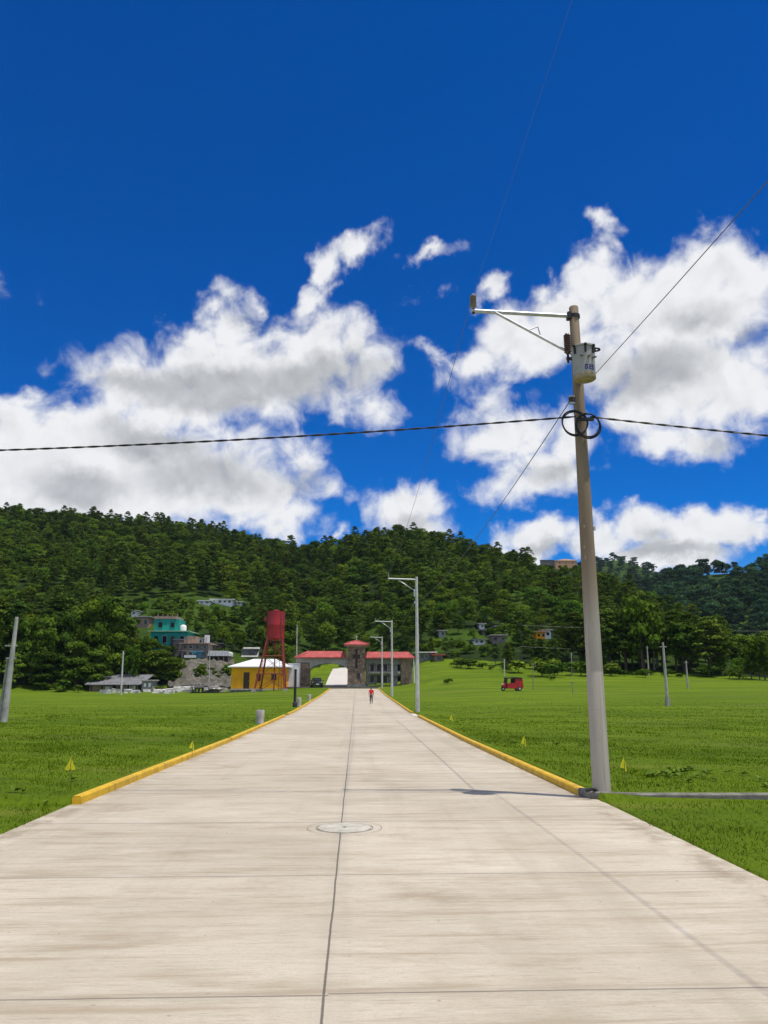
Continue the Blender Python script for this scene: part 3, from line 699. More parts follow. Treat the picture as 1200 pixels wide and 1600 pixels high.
# three more poles along the road, then the wires
def road_pole(X, Y, top, label):
    zb = float(Z(X, Y)); h = top-zb
    p = thing('utility_pole', label, 'utility pole', (X, Y, zb), 0, 'pale utility poles along the right kerb')
    MB().tube([(0, 0, -.3), (0, 0, 0), (0, 0, h)], [.135, .132, .08], 16).build('pole', M['white_pole'], p, True)
    MB().tube([(-.02, 0, h-.18), (-1.85, 0, h-.12)], .04, 10).build('cross_arm', M['galv'], p, True)
    MB().tube([(-.06, 0, h-.95), (-1.25, 0, h-.16)], .028, 8).build('brace', M['galv'], p, True)
    MB().lathe((-1.82, 0, h-.09), [(.03, 0), (.055, .06), (.03, .1), (.055, .15), (.03, .2), (.05, .24), (.02, .28)], 12).build('insulator', M['insul'], p, True)
    MB().box((-.12, 0, h-1.65), (.1, .08, .16)).build('spool_bracket', M['galv'], p)
    MB().lathe((-.15, -.1, h-1.3), [(.05, 0), (.05, .45), (.03, .47)], 10).build('surge_arrester', M['galv'], p, True)
    return Vector((X-1.82, Y, zb+h+.17)), Vector((X-.16, Y, zb+h-1.65))
tops = [(Vector((PX-1.75, PY-.02, PZ+za+.38)), Vector((PX-.15, PY-.04, 6.33)))]
tops.append(road_pole(3.87, 49.3, 8.36, 'nearest pale pole with arm past the transformer pole, at the side street'))
tops.append(road_pole(3.86, 84.0, 8.30, 'middle pale pole with arm before the right wing of the gate'))
tops.append(road_pole(3.95, 118.5, 8.55, 'farthest pale pole with arm, close to the gate tower'))
back = (Vector((PX-1.55, -26, PZ+za+.45)), Vector((PX+.33, -26, 7.0)))
def sag(a, b, s, n=24):
    return [a.lerp(b, i/n)-Vector((0, 0, 4*s*(i/n)*(1-i/n))) for i in range(n+1)]
def wire(a, b, s, r_, label, m='wire'):
    return tag(MB().tube(sag(a, b, s), r_, 6).build('overhead_wire', M[m], None, True), label, 'wire', 'thin wires strung between the road poles')
wire(tops[0][0], back[0],   .42, .0018, 'thin high wire from the arm tip passing overhead towards the camera')
wire(Vector((PX+.20, PY-.34, 6.68)), back[1], .62, .0058, 'lower wire rising right from the transformer towards the camera')
wire(tops[0][0], tops[1][0], .55, .0055, 'thin high wire running from the transformer pole arm to the next pole')
wire(tops[0][1], tops[1][1], .60, .009, 'lower wire running from the transformer pole to the next pole')
wire(tops[1][0], tops[2][0], .5, .006, 'high wire between the two nearer pale poles')
wire(tops[1][1], tops[2][1], .5, .008, 'low wire between the two nearer pale poles')
wire(tops[2][0], tops[3][0], .5, .006, 'high wire between the two farther pale poles')
wire(tops[2][1], tops[3][1], .5, .008, 'low wire between the two farther pale poles')
# black bundled cable crossing the road, with its spare loops on the pole
cab = thing('overhead_cable', 'thick black twisted cable crossing the road with spare loops on the pole', 'cable', (PX, PY-.16, 5.97))
def bundle(pts, rr, tw, n=7):
    mb = MB(); P = [Vector(p) for p in pts]; L = 0; acc = [0]
    for i in range(1, len(P)): L += (P[i]-P[i-1]).length; acc.append(L)
    for ph in (0, math.pi):
        q = []
        for i, p in enumerate(P):
            t = (P[min(i+1, len(P)-1)]-P[max(i-1, 0)]).normalized(); u = t.cross(Vector((0, 0, 1))).normalized(); v_ = u.cross(t)
            a = acc[i]/tw*2*math.pi+ph; q.append(p+(u*math.cos(a)+v_*math.sin(a))*rr)
        mb.tube(q, rr*1.05, n)
    return mb
def span(a, b, s, n): return [a.lerp(b, i/n)-Vector((0, 0, 4*s*(i/n)*(1-i/n))) for i in range(n+1)]
bundle(span(Vector((-.12, 0, .02)), Vector((-34, 3.2, .75)), .75, 700), .0092, .55).build('cable_span', M['black_cable'], cab, True)
bundle(span(Vector((.12, 0, .02)), Vector((26, -1.5, -.9)), .62, 520), .0092, .55).build('cable_span', M['black_cable'], cab, True)
rr_ = random.Random(8)
for cx, cz, rad, n in ((-.135, -.11, .215, 2), (.075, -.15, .205, 3)):
    mb = MB()
    for k in range(n):
        ox, oz, ph, e = rr_.uniform(-.02, .02), rr_.uniform(-.02, .02), rr_.uniform(0, 6), rr_.uniform(.92, 1.05)
        pts = [(cx+ox+rad*e*math.cos(a)*(1+.03*math.sin(3*a+ph)), -.02-.02*k+.02*math.sin(a+ph), cz+oz+rad*math.sin(a)) for a in [2*math.pi*i/40 for i in range(41)]]
        mb.tube(pts, .0125, 7)
    mb.build('cable_loop', M['black_cable'], cab, True)
MB().box((.02, -.02, -.03), (.30, .05, .05)).build('cable_clamp', M['metal_dark'], cab)

# ------------------------------------------------------------------ verge objects
def flag(px, py_base, hpx, style, label):
    p = hit(px, py_base); k = mpp(p); h = hpx*k*.86
    f = thing('marker_flag', label, 'marker flag', tuple(p), 0, 'small yellow marker flags in the grass')
    MB().tube([(0, 0, -.05), (.004, 0, h*.99)], .006, 6).build('stake', M['flag_wire'], f)
    def sheet(poly, yb):
        mb = MB(); n = len(poly)
        a = [(x*h, yb+.03*abs(x)*h, z*h) for x, z in poly]; b = [(x, y+.004, z) for x, y, z in a]
        mb.add(a+b, [tuple(range(n)), tuple(range(n, 2*n))[::-1]]+[(i, (i+1) % n, (i+1) % n+n, i+n) for i in range(n)])
        return mb
    if style == 0:
        sheet([(0, 1), (-.04, .8), (-.19, .52), (-.19, .46), (-.05, .44), (0, .5), (.0, .7)], -.012).build('pennant', M['yellow_flag'], f)
        sheet([(0, 1), (.04, .8), (.17, .52), (.17, .46), (.07, .44), (.01, .5), (.0, .7)], .006).build('pennant', M['yellow_flag'], f)
    else:
        sheet([(0, 1), (-.10, .82), (-.20, .60), (-.20, .53), (-.03, .50)], -.012).build('pennant', M['yellow_flag'], f)
        sheet([(0, 1), (.07, .75), (.10, .36), (.04, .36), (.01, .6)], .006).build('pennant', M['yellow_flag'], f)
    return f
flag(108, 1222, 46, 0, 'yellow flag with two pennants in the near left grass')
flag(977, 1219, 40, 1, 'yellow flag in the grass just right of the transformer pole')
flag(820, 1176, 29, 1, 'yellow flag in the right grass halfway between kerb and red taxi')
flag(300, 1181, 26, 1, 'small faded yellow flag by the left kerb')
flag(706, 1133, 18, 1, 'tiny yellow flag in the right grass beside the side street')
def stub(px, py, hpx, wpx, label):
    p = hit(px, py); k = mpp(p); h = hpx*k; r_ = wpx*k/2
    s = thing('concrete_stub', label, 'concrete stub', tuple(p), 0, 'round concrete stubs beside the left kerb')
    MB().lathe((0, 0, -.1), [(r_*1.02, 0), (r_, .1+h*.5), (r_, .1+h-.03), (r_-.025, .1+h), (r_*.6, .1+h)], 24).build('shaft', M['concrete'], s, True)
    MB().tube([(r_*.4, 0, h-.02), (r_*.4, 0, h+.06)], .015, 8).build('bolt', M['metal_dark'], s)
    return s
stub(406, 1131, 21, 13, 'largest grey concrete stub in the left grass near the yellow kerb')
stub(467, 1104, 14, 7, 'grey concrete stub beside the black lamp post')
stub(483, 1095, 10, 5.5, 'smallest grey concrete stub nearest the gate')
p = hit(460.5, 1105); k = mpp(p); bp = thing('lamp_post', 'slim black post standing beside the left kerb', 'post', tuple(p))
MB().tube([(0, 0, -.1), (0, 0, 56*k)], [.1, .085], 12).build('shaft', M['metal_dark'], bp, True)
MB().lathe((0, 0, 0), [(.16, 0), (.16, .3), (.11, .36)], 14).build('base', M['metal_dark'], bp, True)
MB().lathe((0, 0, 56*k), [(.10, 0), (.11, .05), (.03, .12)], 12).build('cap', M['metal_dark'], bp, True)

# leaning pole on the left with its strapped-on short post
p = hit(6, 1128)
lp = thing('leaning_pole', 'leaning grey concrete pole with shorter post strapped on at left edge', 'pole', tuple(p))
k = mpp(p); H = 163*k; lean = 3.5*k
MB().tube([(0, 0, -.2), (lean*.5, 0, H*.5), (lean, 0, H)], [.155, .12, .075], 16).build('pole', M['concrete'], lp, True)
MB().tube([(-.20, .05, -.2), (-.16+lean*.42, .05, H*.60)], [.13, .06], 12).build('short_post', M['concrete_dark'], lp, True)
MB().box((lean*.66-.10, 0, H*.72), (.55, .06, .06)).build('cross_bar', M['concrete'], lp)
MB().box((lean*.52-.02, 0, H*.60), (.45, .08, .05)).build('strap', M['galv'], lp)
# thin poles out in the fields
def field_pole(px, py, px2, py2, r_, label, base=False, m='concrete', grp='thin poles standing in the fields', Y=None):
    p = hit(px, py) if Y is None else at(px, py, Y); k = mpp(p); h = (py-py2)*k; dx = ((px2-px)-(600-px)/5880*(py-py2))*k
    f = thing('field_pole', label, 'pole', tuple(p), 0, grp)
    MB().tube([(0, 0, -.3), (dx*.5, 0, h*.5), (dx, 0, h)], [r_, r_*.85, r_*.6], 10).build('pole', M[m], f, True)
    MB().box((dx*.93, 0, h*.93), (.5, .07, .06)).build('bracket', M[m], f)
    if base: MB().lathe((.06, .1, -.1), [(.19, 0), (.17, .55), (.15, .62)], 12).build('base_block', M['concrete_dark'], f, True)
    return f
field_pole(1043.5, 1103, 1036, 1005, .11, 'leaning pale pole with a dark base block in the right field', True)
field_pole(1075, 1076, 1072, 1033, .12, 'short pale pole farther back, right of the leaning field pole')
field_pole(1014, 1056, 1011, 1010, .14, 'pale pole against the trees left of the leaning field pole')
field_pole(893.5, 1056, 893, 1020, .11, 'thin pole at the field edge just left of the transformer pole')
field_pole(833, 1078, 833, 1036, .06, 'thin pale stick standing right of the red taxi', m='wood')
field_pole(895, 1084, 894, 1066, .05, 'short dark stick in the grass left of the transformer pole', m='wood')
field_pole(189, 1086, 192.5, 1018, .13, 'slim pale pole before the long grey shed on the left', m='white_pole')
field_pole(326, 1082, 328, 1018, .07, 'thin pale pole before the bare earth slope', m='white_pole')
field_pole(463, 1073, 464, 977, .13, 'tall grey pole behind the left gate wing and right of the water tower', m='concrete')
field_pole(788, 1056, 788, 1030, .10, 'pale post at the foot of the pines above the red taxi', m='white_pole')
def fwire(a, b, label): return tag(MB().tube(sag(Vector(a), Vector(b), .35, 12), .011, 5).build('overhead_wire', M['white_pole'], None, True), label, 'wire', 'thin wires across the right field')
fwire(at(815, 977, 140), at(1290, 986, 140), 'pale wire strung across the dark pines on the right')
fwire(at(812, 1010, 141), at(1290, 1024, 141), 'lower pale wire across the pine trunks on the right')

# ------------------------------------------------------------------ water tower
def water_tower():
    b = at(421, 1074, 112); b.z = Z1(b.x, b.y); k = mpp(b)
    t = thing('water_tower', 'red steel water tower on four splayed lattice legs beside the ochre house', 'water tower', tuple(b))
    cx = 7*k; zt0, zt1 = (1074-993)*k, (1074-950)*k; rt = 14.0*k
    tk = MB().lathe((cx, 0, 0), [(rt*.3, zt0-.25), (rt*.98, zt0), (rt, zt0+.02), (rt, (zt0+zt1)/2), (rt*1.004, (zt0+zt1)/2+.02), (rt, (zt0+zt1)/2+.04), (rt, zt1), (rt*1.02, zt1+.03), (rt*.25, zt1+.16), (rt*.08, zt1+.17)], 36).build('tank', M['red_tank'], t, True)
    MB().lathe((cx, 0, zt1+.15), [(.28, 0), (.28, .12), (.1, .16)], 16).build('hatch', M['red_tank'], tk, True)
    feet = [(-1, -1, -24*k, -1.9), (1, -1, 24*k, -1.9), (1, 1, 22*k, 1.9), (-1, 1, -19*k, 1.9)]; F, T = [], []
    for sx, sy, fx, fy in feet:
        T.append(Vector((cx+sx*rt*.82, sy*rt*.7, zt0+.1))); F.append(Vector((fx+2*k, fy, 0)))
    for a, c in zip(F, T): MB().tube([a-Vector((0, 0, .3)), c], .13, 8).build('leg', M['red_steel'], t)
    for a in F: MB().box(a+Vector((0, 0, .12)), (.55, .55, .5)).build('footing', M['concrete'], t)
    for tt in (.33, .66, 1.0):
        ring = MB(); q = [a.lerp(c, tt) for a, c in zip(F, T)]
        for i in range(4): ring.tube([q[i], q[(i+1) % 4]], .06, 6)
        ring.build('ring_beam', M['red_steel'], t)
    for i in range(4):
        br = MB()
        for t0, t1 in ((.02, .33), (.33, .66), (.66, 1.0)):
            a0, a1 = F[i].lerp(T[i], t0), F[i].lerp(T[i], t1); b0, b1 = F[(i+1) % 4].lerp(T[(i+1) % 4], t0), F[(i+1) % 4].lerp(T[(i+1) % 4], t1)
            br.tube([a0, b1], .03, 5); br.tube([b0, a1], .03, 5)
        br.build('cross_bracing', M['red_steel'], t)
    ld = MB()
    xl = cx+rt*.75
    for s in (-.2, .2): ld.tube([(xl+s, -rt*.72-.12, .2), (xl+s, -rt*.72-.12, zt1)], .03, 5)
    for i in range(34): z_ = .4+i*(zt1-.5)/34; ld.tube([(xl-.2, -rt*.72-.12, z_), (xl+.2, -rt*.72-.12, z_)], .02, 4)
    ld.build('ladder', M['red_steel'], t)
    MB().tube([(cx, 0, zt0-.2), (cx, 0, 0)], .08, 8).build('down_pipe', M['red_steel'], t)
    MB().box((cx-rt-.15, -.2, zt1-1.1), (.4, .4, .5)).build('float_gauge', M['red_steel'], t)
water_tower()

# ------------------------------------------------------------------ gate complex
GY = 128.0
def gx(px): return at(px, 1050, GY).x
GZ = Z1(0.0, GY)
def gz(py): return at(560, py, GY).z
def tile_roof(poly_pts, faces): 
    return MB().add(poly_pts, faces)
def tower():
    x0, x1 = gx(543), gx(570.5); cx = (x0+x1)/2; wv = x1-x0; z0 = float(zroad(GY))
    t = thing('gate_tower', 'square stone gate tower with red pyramid roof at the end of the road', 'tower', (cx, GY+wv/2, z0))
    H = gz(1010)-z0
    # walls with a real cross-shaped recess in the front
    MB().box((0, .12, H/2-.2), (wv, wv-.24, H+.4)).build('core', M['stone_dark'], t)
    hw = wv/2; f = MB(); yf = -hw
    def bl(xa, xb, za_, zb_): f.box(((xa+xb)/2, yf+.06, (za_+zb_)/2), (xb-xa, .12, zb_-za_))
    c0, c1 = H*.46, H*.94; hb0, hb1 = H*.70, H*.80
    bl(-hw, -.62, -.2, H); bl(.62, hw, -.2, H); bl(-.62, .62, -.2, c0); bl(-.62, .62, c1, H)
    for s in (-1, 1):
        xa, xb = sorted((s*.20, s*.62)); bl(xa, xb, c0, hb0); bl(xa, xb, hb1, c1)
    f.build('facade', M['stone'], t)
    MB().box((0, yf+.118, (c0+c1)/2), (1.2, .006, c1-c0)).build('cross_recess', M['brown_door'], t)
    MB().box((.35, yf-.004, H*.28), (.55, .05, .9)).build('window', M['dark_glass'], t)
    MB().box((0, 0, .25), (wv+.16, wv+.16, .5)).build('plinth', M['concrete_dark'], t)
    MB().box((0, 0, H+.06), (wv+.2, wv+.2, .18)).build('cornice', M['beam'], t)
    e = wv/2+.62; ap = gz(1000)-z0
    rf = MB().add([(-e, -e, H+.14), (e, -e, H+.14), (e, e, H+.14), (-e, e, H+.14), (-e, -e, H+.32), (e, -e, H+.32), (e, e, H+.32), (-e, e, H+.32), (0, 0, ap)],
                  [(0, 3, 2, 1), (0, 1, 5, 4), (1, 2, 6, 5), (2, 3, 7, 6), (3, 0, 4, 7), (4, 5, 8), (5, 6, 8), (6, 7, 8), (7, 4, 8)]).build('roof', M['red_roof'], t)
    rb = MB()
    for sx, sy in ((-1, -1), (1, -1), (1, 1), (-1, 1)): rb.tube([(sx*e, sy*e, H+.36), (0, 0, ap+.04)], .09, 6)
    rb.build('ridge_tiles', M['red_roof'], rf)
    MB().box((0, 0, ap+.45), (.14, .14, .9)).box((0, 0, ap+.6), (.55, .13, .13)).build('finial_cross', M['beam'], rf)
tower()
def hip_roof(x0, x1, y0, y1, z0, z1, hipl, hipr):
    ym = (y0+y1)/2
    return MB().add([(x0, y0, z0), (x1, y0, z0), (x1, y1, z0), (x0, y1, z0), (x0+hipl, ym, z1), (x1-hipr, ym, z1),
                     (x0, y0, z0-.14), (x1, y0, z0-.14), (x1, y1, z0-.14), (x0, y1, z0-.14)],
                    [(0, 1, 5, 4), (1, 2, 5), (2, 3, 4, 5), (3, 0, 4), (6, 9, 8, 7), (0, 6, 7, 1), (1, 7, 8, 2), (2, 8, 9, 3), (3, 9, 6, 0)])
def ribs(mb, x0, x1, y0, z0, ym, z1, n, il=0, ir=0):
    for i in range(n+1):
        x = x0+(x1-x0)*i/n; xt = min(max(x, x0+il), x1-ir); mb.tube([(x, y0, z0+.04), (xt, ym, z1+.04)], .05, 5)
def left_wing():
    xa, xb, xc = gx(463), gx(484), gx(543)-.02; z0 = Z1(xb, GY)
    t = thing('arched_gateway', 'left gate wing, pale arch under a red roof over the entry lane', 'gateway', (xb, GY+.6, z0))
    def L(x): return x-xb
    zb0, zb1 = gz(1037.5)-z0, gz(1027.5)-z0
    MB().box((L((xa+xb)/2), .9, zb1/2-.2), (xb-xa, 1.8, zb1+.4)).build('pillar', M['stone_dark'], t)
    # beam with an arched soffit
    poly = [(L(xa)-.1, zb1), (L(xa)-.1, zb0+.25), (L(xb)-.02, zb0+.25), (L(xb)-.02, zb0-.85)]
    n = 18; w_ = xc-xb
    for i in range(n+1):
        u = i/n; poly.append((u*w_, zb0-.8+.95*math.sin(math.pi*u)**.6))
    poly += [(w_, zb1)]
    MB().prism(poly, -.15, .25).build('arch_beam', M['beam'], t)
    MB().prism(poly, 1.5, 1.85).build('arch_beam', M['beam'], t)
    x0, x1 = L(gx(459.5)), L(gx(541)); r0, r1 = gz(1027)-z0, gz(1017)-z0
    rf = hip_roof(x0, x1, -.9, 2.7, r0, r1, gx(480)-gx(460), .3).build('roof', M['red_roof'], t)
    mb = MB(); ribs(mb, x0, x1, -.9, r0, .9, r1, 26, gx(480)-gx(460), .3); mb.build('roof_tile_rows', M['red_roof'], rf)
    wp = thing('signboard', 'tall blank white board standing before the left gate pillar', 'signboard', (gx(460.5), GY-1.6, Z1(gx(460), GY-1.6)))
    h = (1074-1037)*mpp(at(460, 1055, GY)); w2 = gx(470)-gx(451.5)
    MB().box((0, 0, h/2-.1), (w2, .12, h+.2)).build('board', M['white_wall'], wp)
    MB().box((0, -.075, h-.12), (w2+.15, .06, .16)).box((-w2/2, -.07, h/2), (.12, .05, h)).box((w2/2, -.07, h/2), (.12, .05, h)).build('frame', M['galv'], wp)
    MB().box((0, -.068, h*.5), (.06, .012, h*.9)).build('seam', M['galv'], wp)
left_wing()
def right_wing():
    x0, x1 = gx(571), gx(648); xs0, xs1 = gx(627), gx(644.5); z0 = float(zroad(GY))
    t = thing('gate_wing', 'right gate wing with red roof, stone end wall and steel gates', 'gateway', (x0, GY+.5, z0))
    def L(x): return x-x0
    r0, r1 = gz(1027.5)-z0, gz(1018)-z0; zt = r0-.05
    MB().box((L((xs0+xs1)/2), .9, zt/2-.3), (xs1-xs0, 2.0, zt+.6)).build('end_wall', M['stone_dark'], t)
    MB().box((L(gx(618)), .9, zt/2-.3), (.7, 1.6, zt+.6)).build('pier', M['concrete_dark'], t)
    MB().box((L(gx(573.8)), .9, zt/2-.3), (.45, 1.6, zt+.6)).build('pier', M['brown_wall'], t)
    MB().box((L((x0+xs0)/2), .9, zt-.42), (xs0-x0-.02, 1.7, .82)).build('beam', M['concrete_dark'], t)
    rf = hip_roof(L(x0)-.1, L(x1), -.8, 2.6, r0, r1, .4, 1.0).build('roof', M['red_roof'], t)
    mb = MB(); ribs(mb, L(x0)-.1, L(x1), -.8, r0, .9, r1, 26, .4, 1.0); mb.build('roof_tile_rows', M['red_roof'], rf)
    MB().tube([(L(gx(646.5)), -.6, r0-.1), (L(gx(647.5)), -.6, .1)], .08, 8).build('down_pipe', M['white_wall'], t)
    gh = zt-1.1
    for xa, xb in ((gx(577), gx(595)), (gx(596), gx(615))):
        g = MB(); la, lb = L(xa), L(xb)
        for z_ in (.15, gh*.5, gh): g.box(((la+lb)/2, .2, z_), (lb-la, .08, .12))
        n = 9
        for i in range(n+1): g.box((la+(lb-la)*i/n, .2, gh/2+.1), (.09 if i in (0, n) else .05, .07, gh))
        g.build('gate_leaf', M['metal_dark'], t)
    MB().box((L(gx(619.5)), -.15, zt*.36), (.9, .3, .1)).build('shelf', M['brown_door'], t)
right_wing()
# what shows through the right gate: a pale unfinished house with openings
def unfinished():
    p = at(602, 1073, 139); z0 = float(zroad(139))-.2; k = mpp(p)
    t = thing('unfinished_house', 'pale unfinished two-storey block house seen through the right gate', 'house', (p.x, p.y, z0))
    w_, h = 52*k, (1072-1034)*k+p.z-z0
    MB().box((0, 3, h/2-.2), (w_, 6, h+.4)).build('wall', M['white_wall'], t)
    MB().box((0, 2.7, h*.52), (w_+.8, 7.4, .25)).box((0, 2.7, h+.1), (w_+.8, 7.4, .22)).build('floor_slabs', M['concrete'], t)
    rs = random.Random(2)
    for fl in (.1, .6):
        for i in range(5):
            x = -w_/2+w_*(i+.5)/5; hh = h*.3
            f = MB().box((x, -.03, h*fl+hh/2), (w_*.11, .1, hh)).build('window', M['concrete_dark'], t)
            MB().box((x, -.06, h*fl+hh/2), (w_*.09, .08, hh*.88)).build('pane', M['dark_glass'], f)
    for i in range(6): MB().box((-w_/2+w_*i/5, -.5, h/2), (.25, .25, h)).build('column', M['brown_wall'], t)
unfinished()

# ------------------------------------------------------------------ houses
def window(parent, x, y, z, w_, h, m='dark_glass', fm='white_wall'):
    f = MB().box((x, y-.02, z+h/2+.05), (w_+.14, .08, .08)).box((x, y-.02, z-h/2-.05), (w_+.2, .12, .08)).box((x-w_/2-.04, y-.02, z), (.08, .08, h)).box((x+w_/2+.04, y-.02, z), (.08, .08, h)).build('window', M[fm], parent)
    MB().box((x, y-.005, z), (w_, .05, h)).build('pane', M[m], f); return f
def door(parent, x, y, z0, w_, h, m='brown_door'):
    d = MB().box((x, y-.01, z0+h/2), (w_, .06, h)).build('door', M[m], parent); MB().box((x+w_*.35, y-.06, z0+h*.48), (.06, .06, .12)).build('handle', M['galv'], d); return d
def ochre_house():
    x0 = at(361.5, 1050, 122); x1 = at(447, 1050, 122); cx = (x0.x+x1.x)/2; w_ = x1.x-x0.x; z0 = Z1(cx, 122); k = mpp(x0)
    t = thing('ochre_house', 'low ochre house with white hipped roof behind the water tower legs', 'house', (cx, 122, z0))
    h = at(400, 1043, 122).z-z0; ap = at(400, 1030, 122).z-z0; dp = 8
    MB().box((0, dp/2, h/2-.3), (w_, dp, h+.6)).build('wall', M['ochre'], t)
    MB().box((0, dp/2, .0), (w_+.5, dp+.5, .5)).build('plinth', M['concrete_dark'], t)
    e = .55
    hip_roof(-w_/2-e, w_/2+e, -e, dp+e, h+.16, ap+.16, w_*.40, w_*.30).build('roof', M['white_roof'], t)
    door(t, -w_*.22, -.01, .25, .9, h*.72); window(t, .0, -.01, h*.58, .7, h*.32, 'brown_door', 'ochre'); window(t, w_*.28, -.01, h*.60, .8, h*.28, 'dark_glass', 'ochre')
    MB().box((0, -.25, h*.06), (w_, .5, .2)).build('step', M['concrete'], t)
ochre_house()
def block(name, label, pl, pr, py0, py1, Y, dp, wall, roofm='concrete', over=.4, wins=3, floors=1, cat='house', tilt=0.0, winm='dark_glass', doorx=None):
    if Y is None: Y = hit((pl+pr)/2, py0, 120).y
    a = at(pl, py0, Y); b = at(pr, py0, Y); cx = (a.x+b.x)/2; w_ = b.x-a.x; zt = at((pl+pr)/2, py1, Y).z; zb = at((pl+pr)/2, py0, Y).z
    t = thing(name, label, cat, (cx, Y, zb), tilt); h = zt-zb
    zg = min(Z1(cx, Y), Z1(cx, Y+dp), zb)-zb-.5
    MB().box((0, dp/2, (h+zg)/2), (w_, dp, h-zg)).build('wall', M[wall], t)
    MB().box((0, dp/2, h+.1), (w_+over*2, dp+over*2, .2)).build('roof', M[roofm], t)
    for fl in range(floors):
        fh = h/floors
        for i in range(wins): window(t, -w_/2+w_*(i+.5+.12*math.sin(i*5+pl))/wins, -.01, fl*fh+fh*.55, min(1.1, w_/wins*.42), fh*.38, winm, wall if wall in M and i % 2 == 0 else 'concrete')
        if fl: MB().box((0, dp/2, fl*fh), (w_+.3, dp+.3, .18)).build('floor_slab', M[roofm], t)
    if doorx is not None: door(t, w_*doorx, -.012, .05, .9, h/floors*.75)
    return t, w_, h, dp
t, w_, h, dp = block('turquoise_house', 'turquoise two-storey house with pale green slab among the trees', 234, 292, 1014, 987, None, 9, 'turq', 'pale_green', .5, 4, 1, doorx=.1)
MB().box((-w_*.12, dp*.5, h+1.5), (w_*.66, dp*.8, 2.6)).build('upper_storey', M['turq'], t)
MB().box((-w_*.15, dp*.5, h+3.1), (w_*.60, dp*.84, .6)).build('parapet', M['brick'], t)
for i in range(5): MB().box((-w_*.42+w_*.135*i, dp*.3, h+3.7), (.13, .13, .7)).build('starter_column', M['brick'], t)
wt_ = MB().lathe((w_*.33, 1.5, h+.2), [(.7, 0), (.72, 1.0), (.5, 1.3), (.2, 1.4)], 14).build('roof_tank', M['white_wall'], t, True)
window(t, -w_*.28, dp*.1-.02, h+1.5, .9, 1.1, fm='turq'); window(t, w_*.05, dp*.1-.02, h+1.5, .9, 1.1, fm='turq')
t, w_, h, dp = block('brown_house', 'brown two-storey house with slab roof right of the turquoise house', 283, 324, 1027, 1006, None, 8, 'brown_wall', 'brick', .5, 4, 2, doorx=-.1)
MB().box((-w_*.2, 3, h+.9), (w_*.35, 4, 1.4)).build('roof_room', M['brick'], t)
for i in range(4): MB().tube([(-w_*.4+i*w_*.27, .3, h+.2), (-w_*.4+i*w_*.27, .3, h+1.3)], .09, 6).build('starter_column', M['concrete'], t)
MB().box((w_*.42, 1, h+1.0), (.9, .9, 1.6)).build('roof_tank', M['white_wall'], t)
t, w_, h, dp = block('plank_barn', 'tall grey plank barn squeezed between turquoise and brown houses', 270, 282.5, 1026, 1000, None, 5, 'grey_sheet', 'grey_sheet', .2, 1, 1, cat='barn')
for i in range(6): MB().box((-w_/2+w_*(i+.5)/6, -.03, h/2), (.1, .06, h)).build('batten', M['wood'], t)
t, w_, h, dp = block('tarp_shelter', 'blue tarpaulin shelter before the brown house', 299.5, 315, 1028, 1019, None, 4, 'tarp', 'tarp', .35, 1, 1, cat='shelter')
MB().box((-w_*.6, -.4, .25), (w_*1.1, 1.2, .5)).build('sill', M['white_wall'], t)
def vault_shed():
    VY = hit(336, 1034, 120).y; a = at(315, 1034, VY); b = at(358, 1034, VY); cx = (a.x+b.x)/2; w_ = b.x-a.x; zb = a.z; k = mpp(a); h = 9*k
    t = thing('vaulted_shed', 'open shed with white rounded sheet roof above the earth slope', 'shed', (cx, VY, zb))
    n = 20; D = 5.0; hh = 8.0*k; poly = [(math.copysign(abs(math.cos(math.pi*i/n))**.3, math.cos(math.pi*i/n))*w_/2, h+hh*math.sin(math.pi*i/n)**.45) for i in range(n+1)]
    rf = MB().prism(poly, 0, D).build('roof', M['white_roof'], t)
    for i in range(9): MB().box((-w_*.46+w_*.92*i/8, -.015, h+hh*.45), (.05, .05, hh*.8)).build('roof_rib', M['beam'], rf)
    MB().box((0, D*.7, h/2-1.0), (w_*.96, D*.5, h+2.0)).build('wall', M['brown_wall'], t)
    for i in range(6): MB().box((-w_/2+.15+(w_-.3)*i/5, .3, h/2-1.0), (.2, .2, h+2.0)).build('post', M['wood'], t)
vault_shed()
t, w_, h, dp = block('grey_outbuilding', 'pale grey outbuilding above the ochre house', 379, 401, 1030, 1015, None, 5, 'grey_sheet', 'grey_sheet', .3, 1, 1, cat='outbuilding')
MB().add([(-w_/2-.3, -.5, h*.25), (w_/2+.3, -.5, h*.25), (w_/2+.3, 2.6, h+.6), (-w_/2-.3, 2.6, h+.6), (-w_/2-.3, -.5, h*.25-.12), (w_/2+.3, -.5, h*.25-.12), (w_/2+.3, 2.6, h+.45), (-w_/2-.3, 2.6, h+.45)],
         [(0, 1, 2, 3), (4, 7, 6, 5), (0, 4, 5, 1), (1, 5, 6, 2), (2, 6, 7, 3), (3, 7, 4, 0)]).build('lean_to_roof', M['beam'], t)
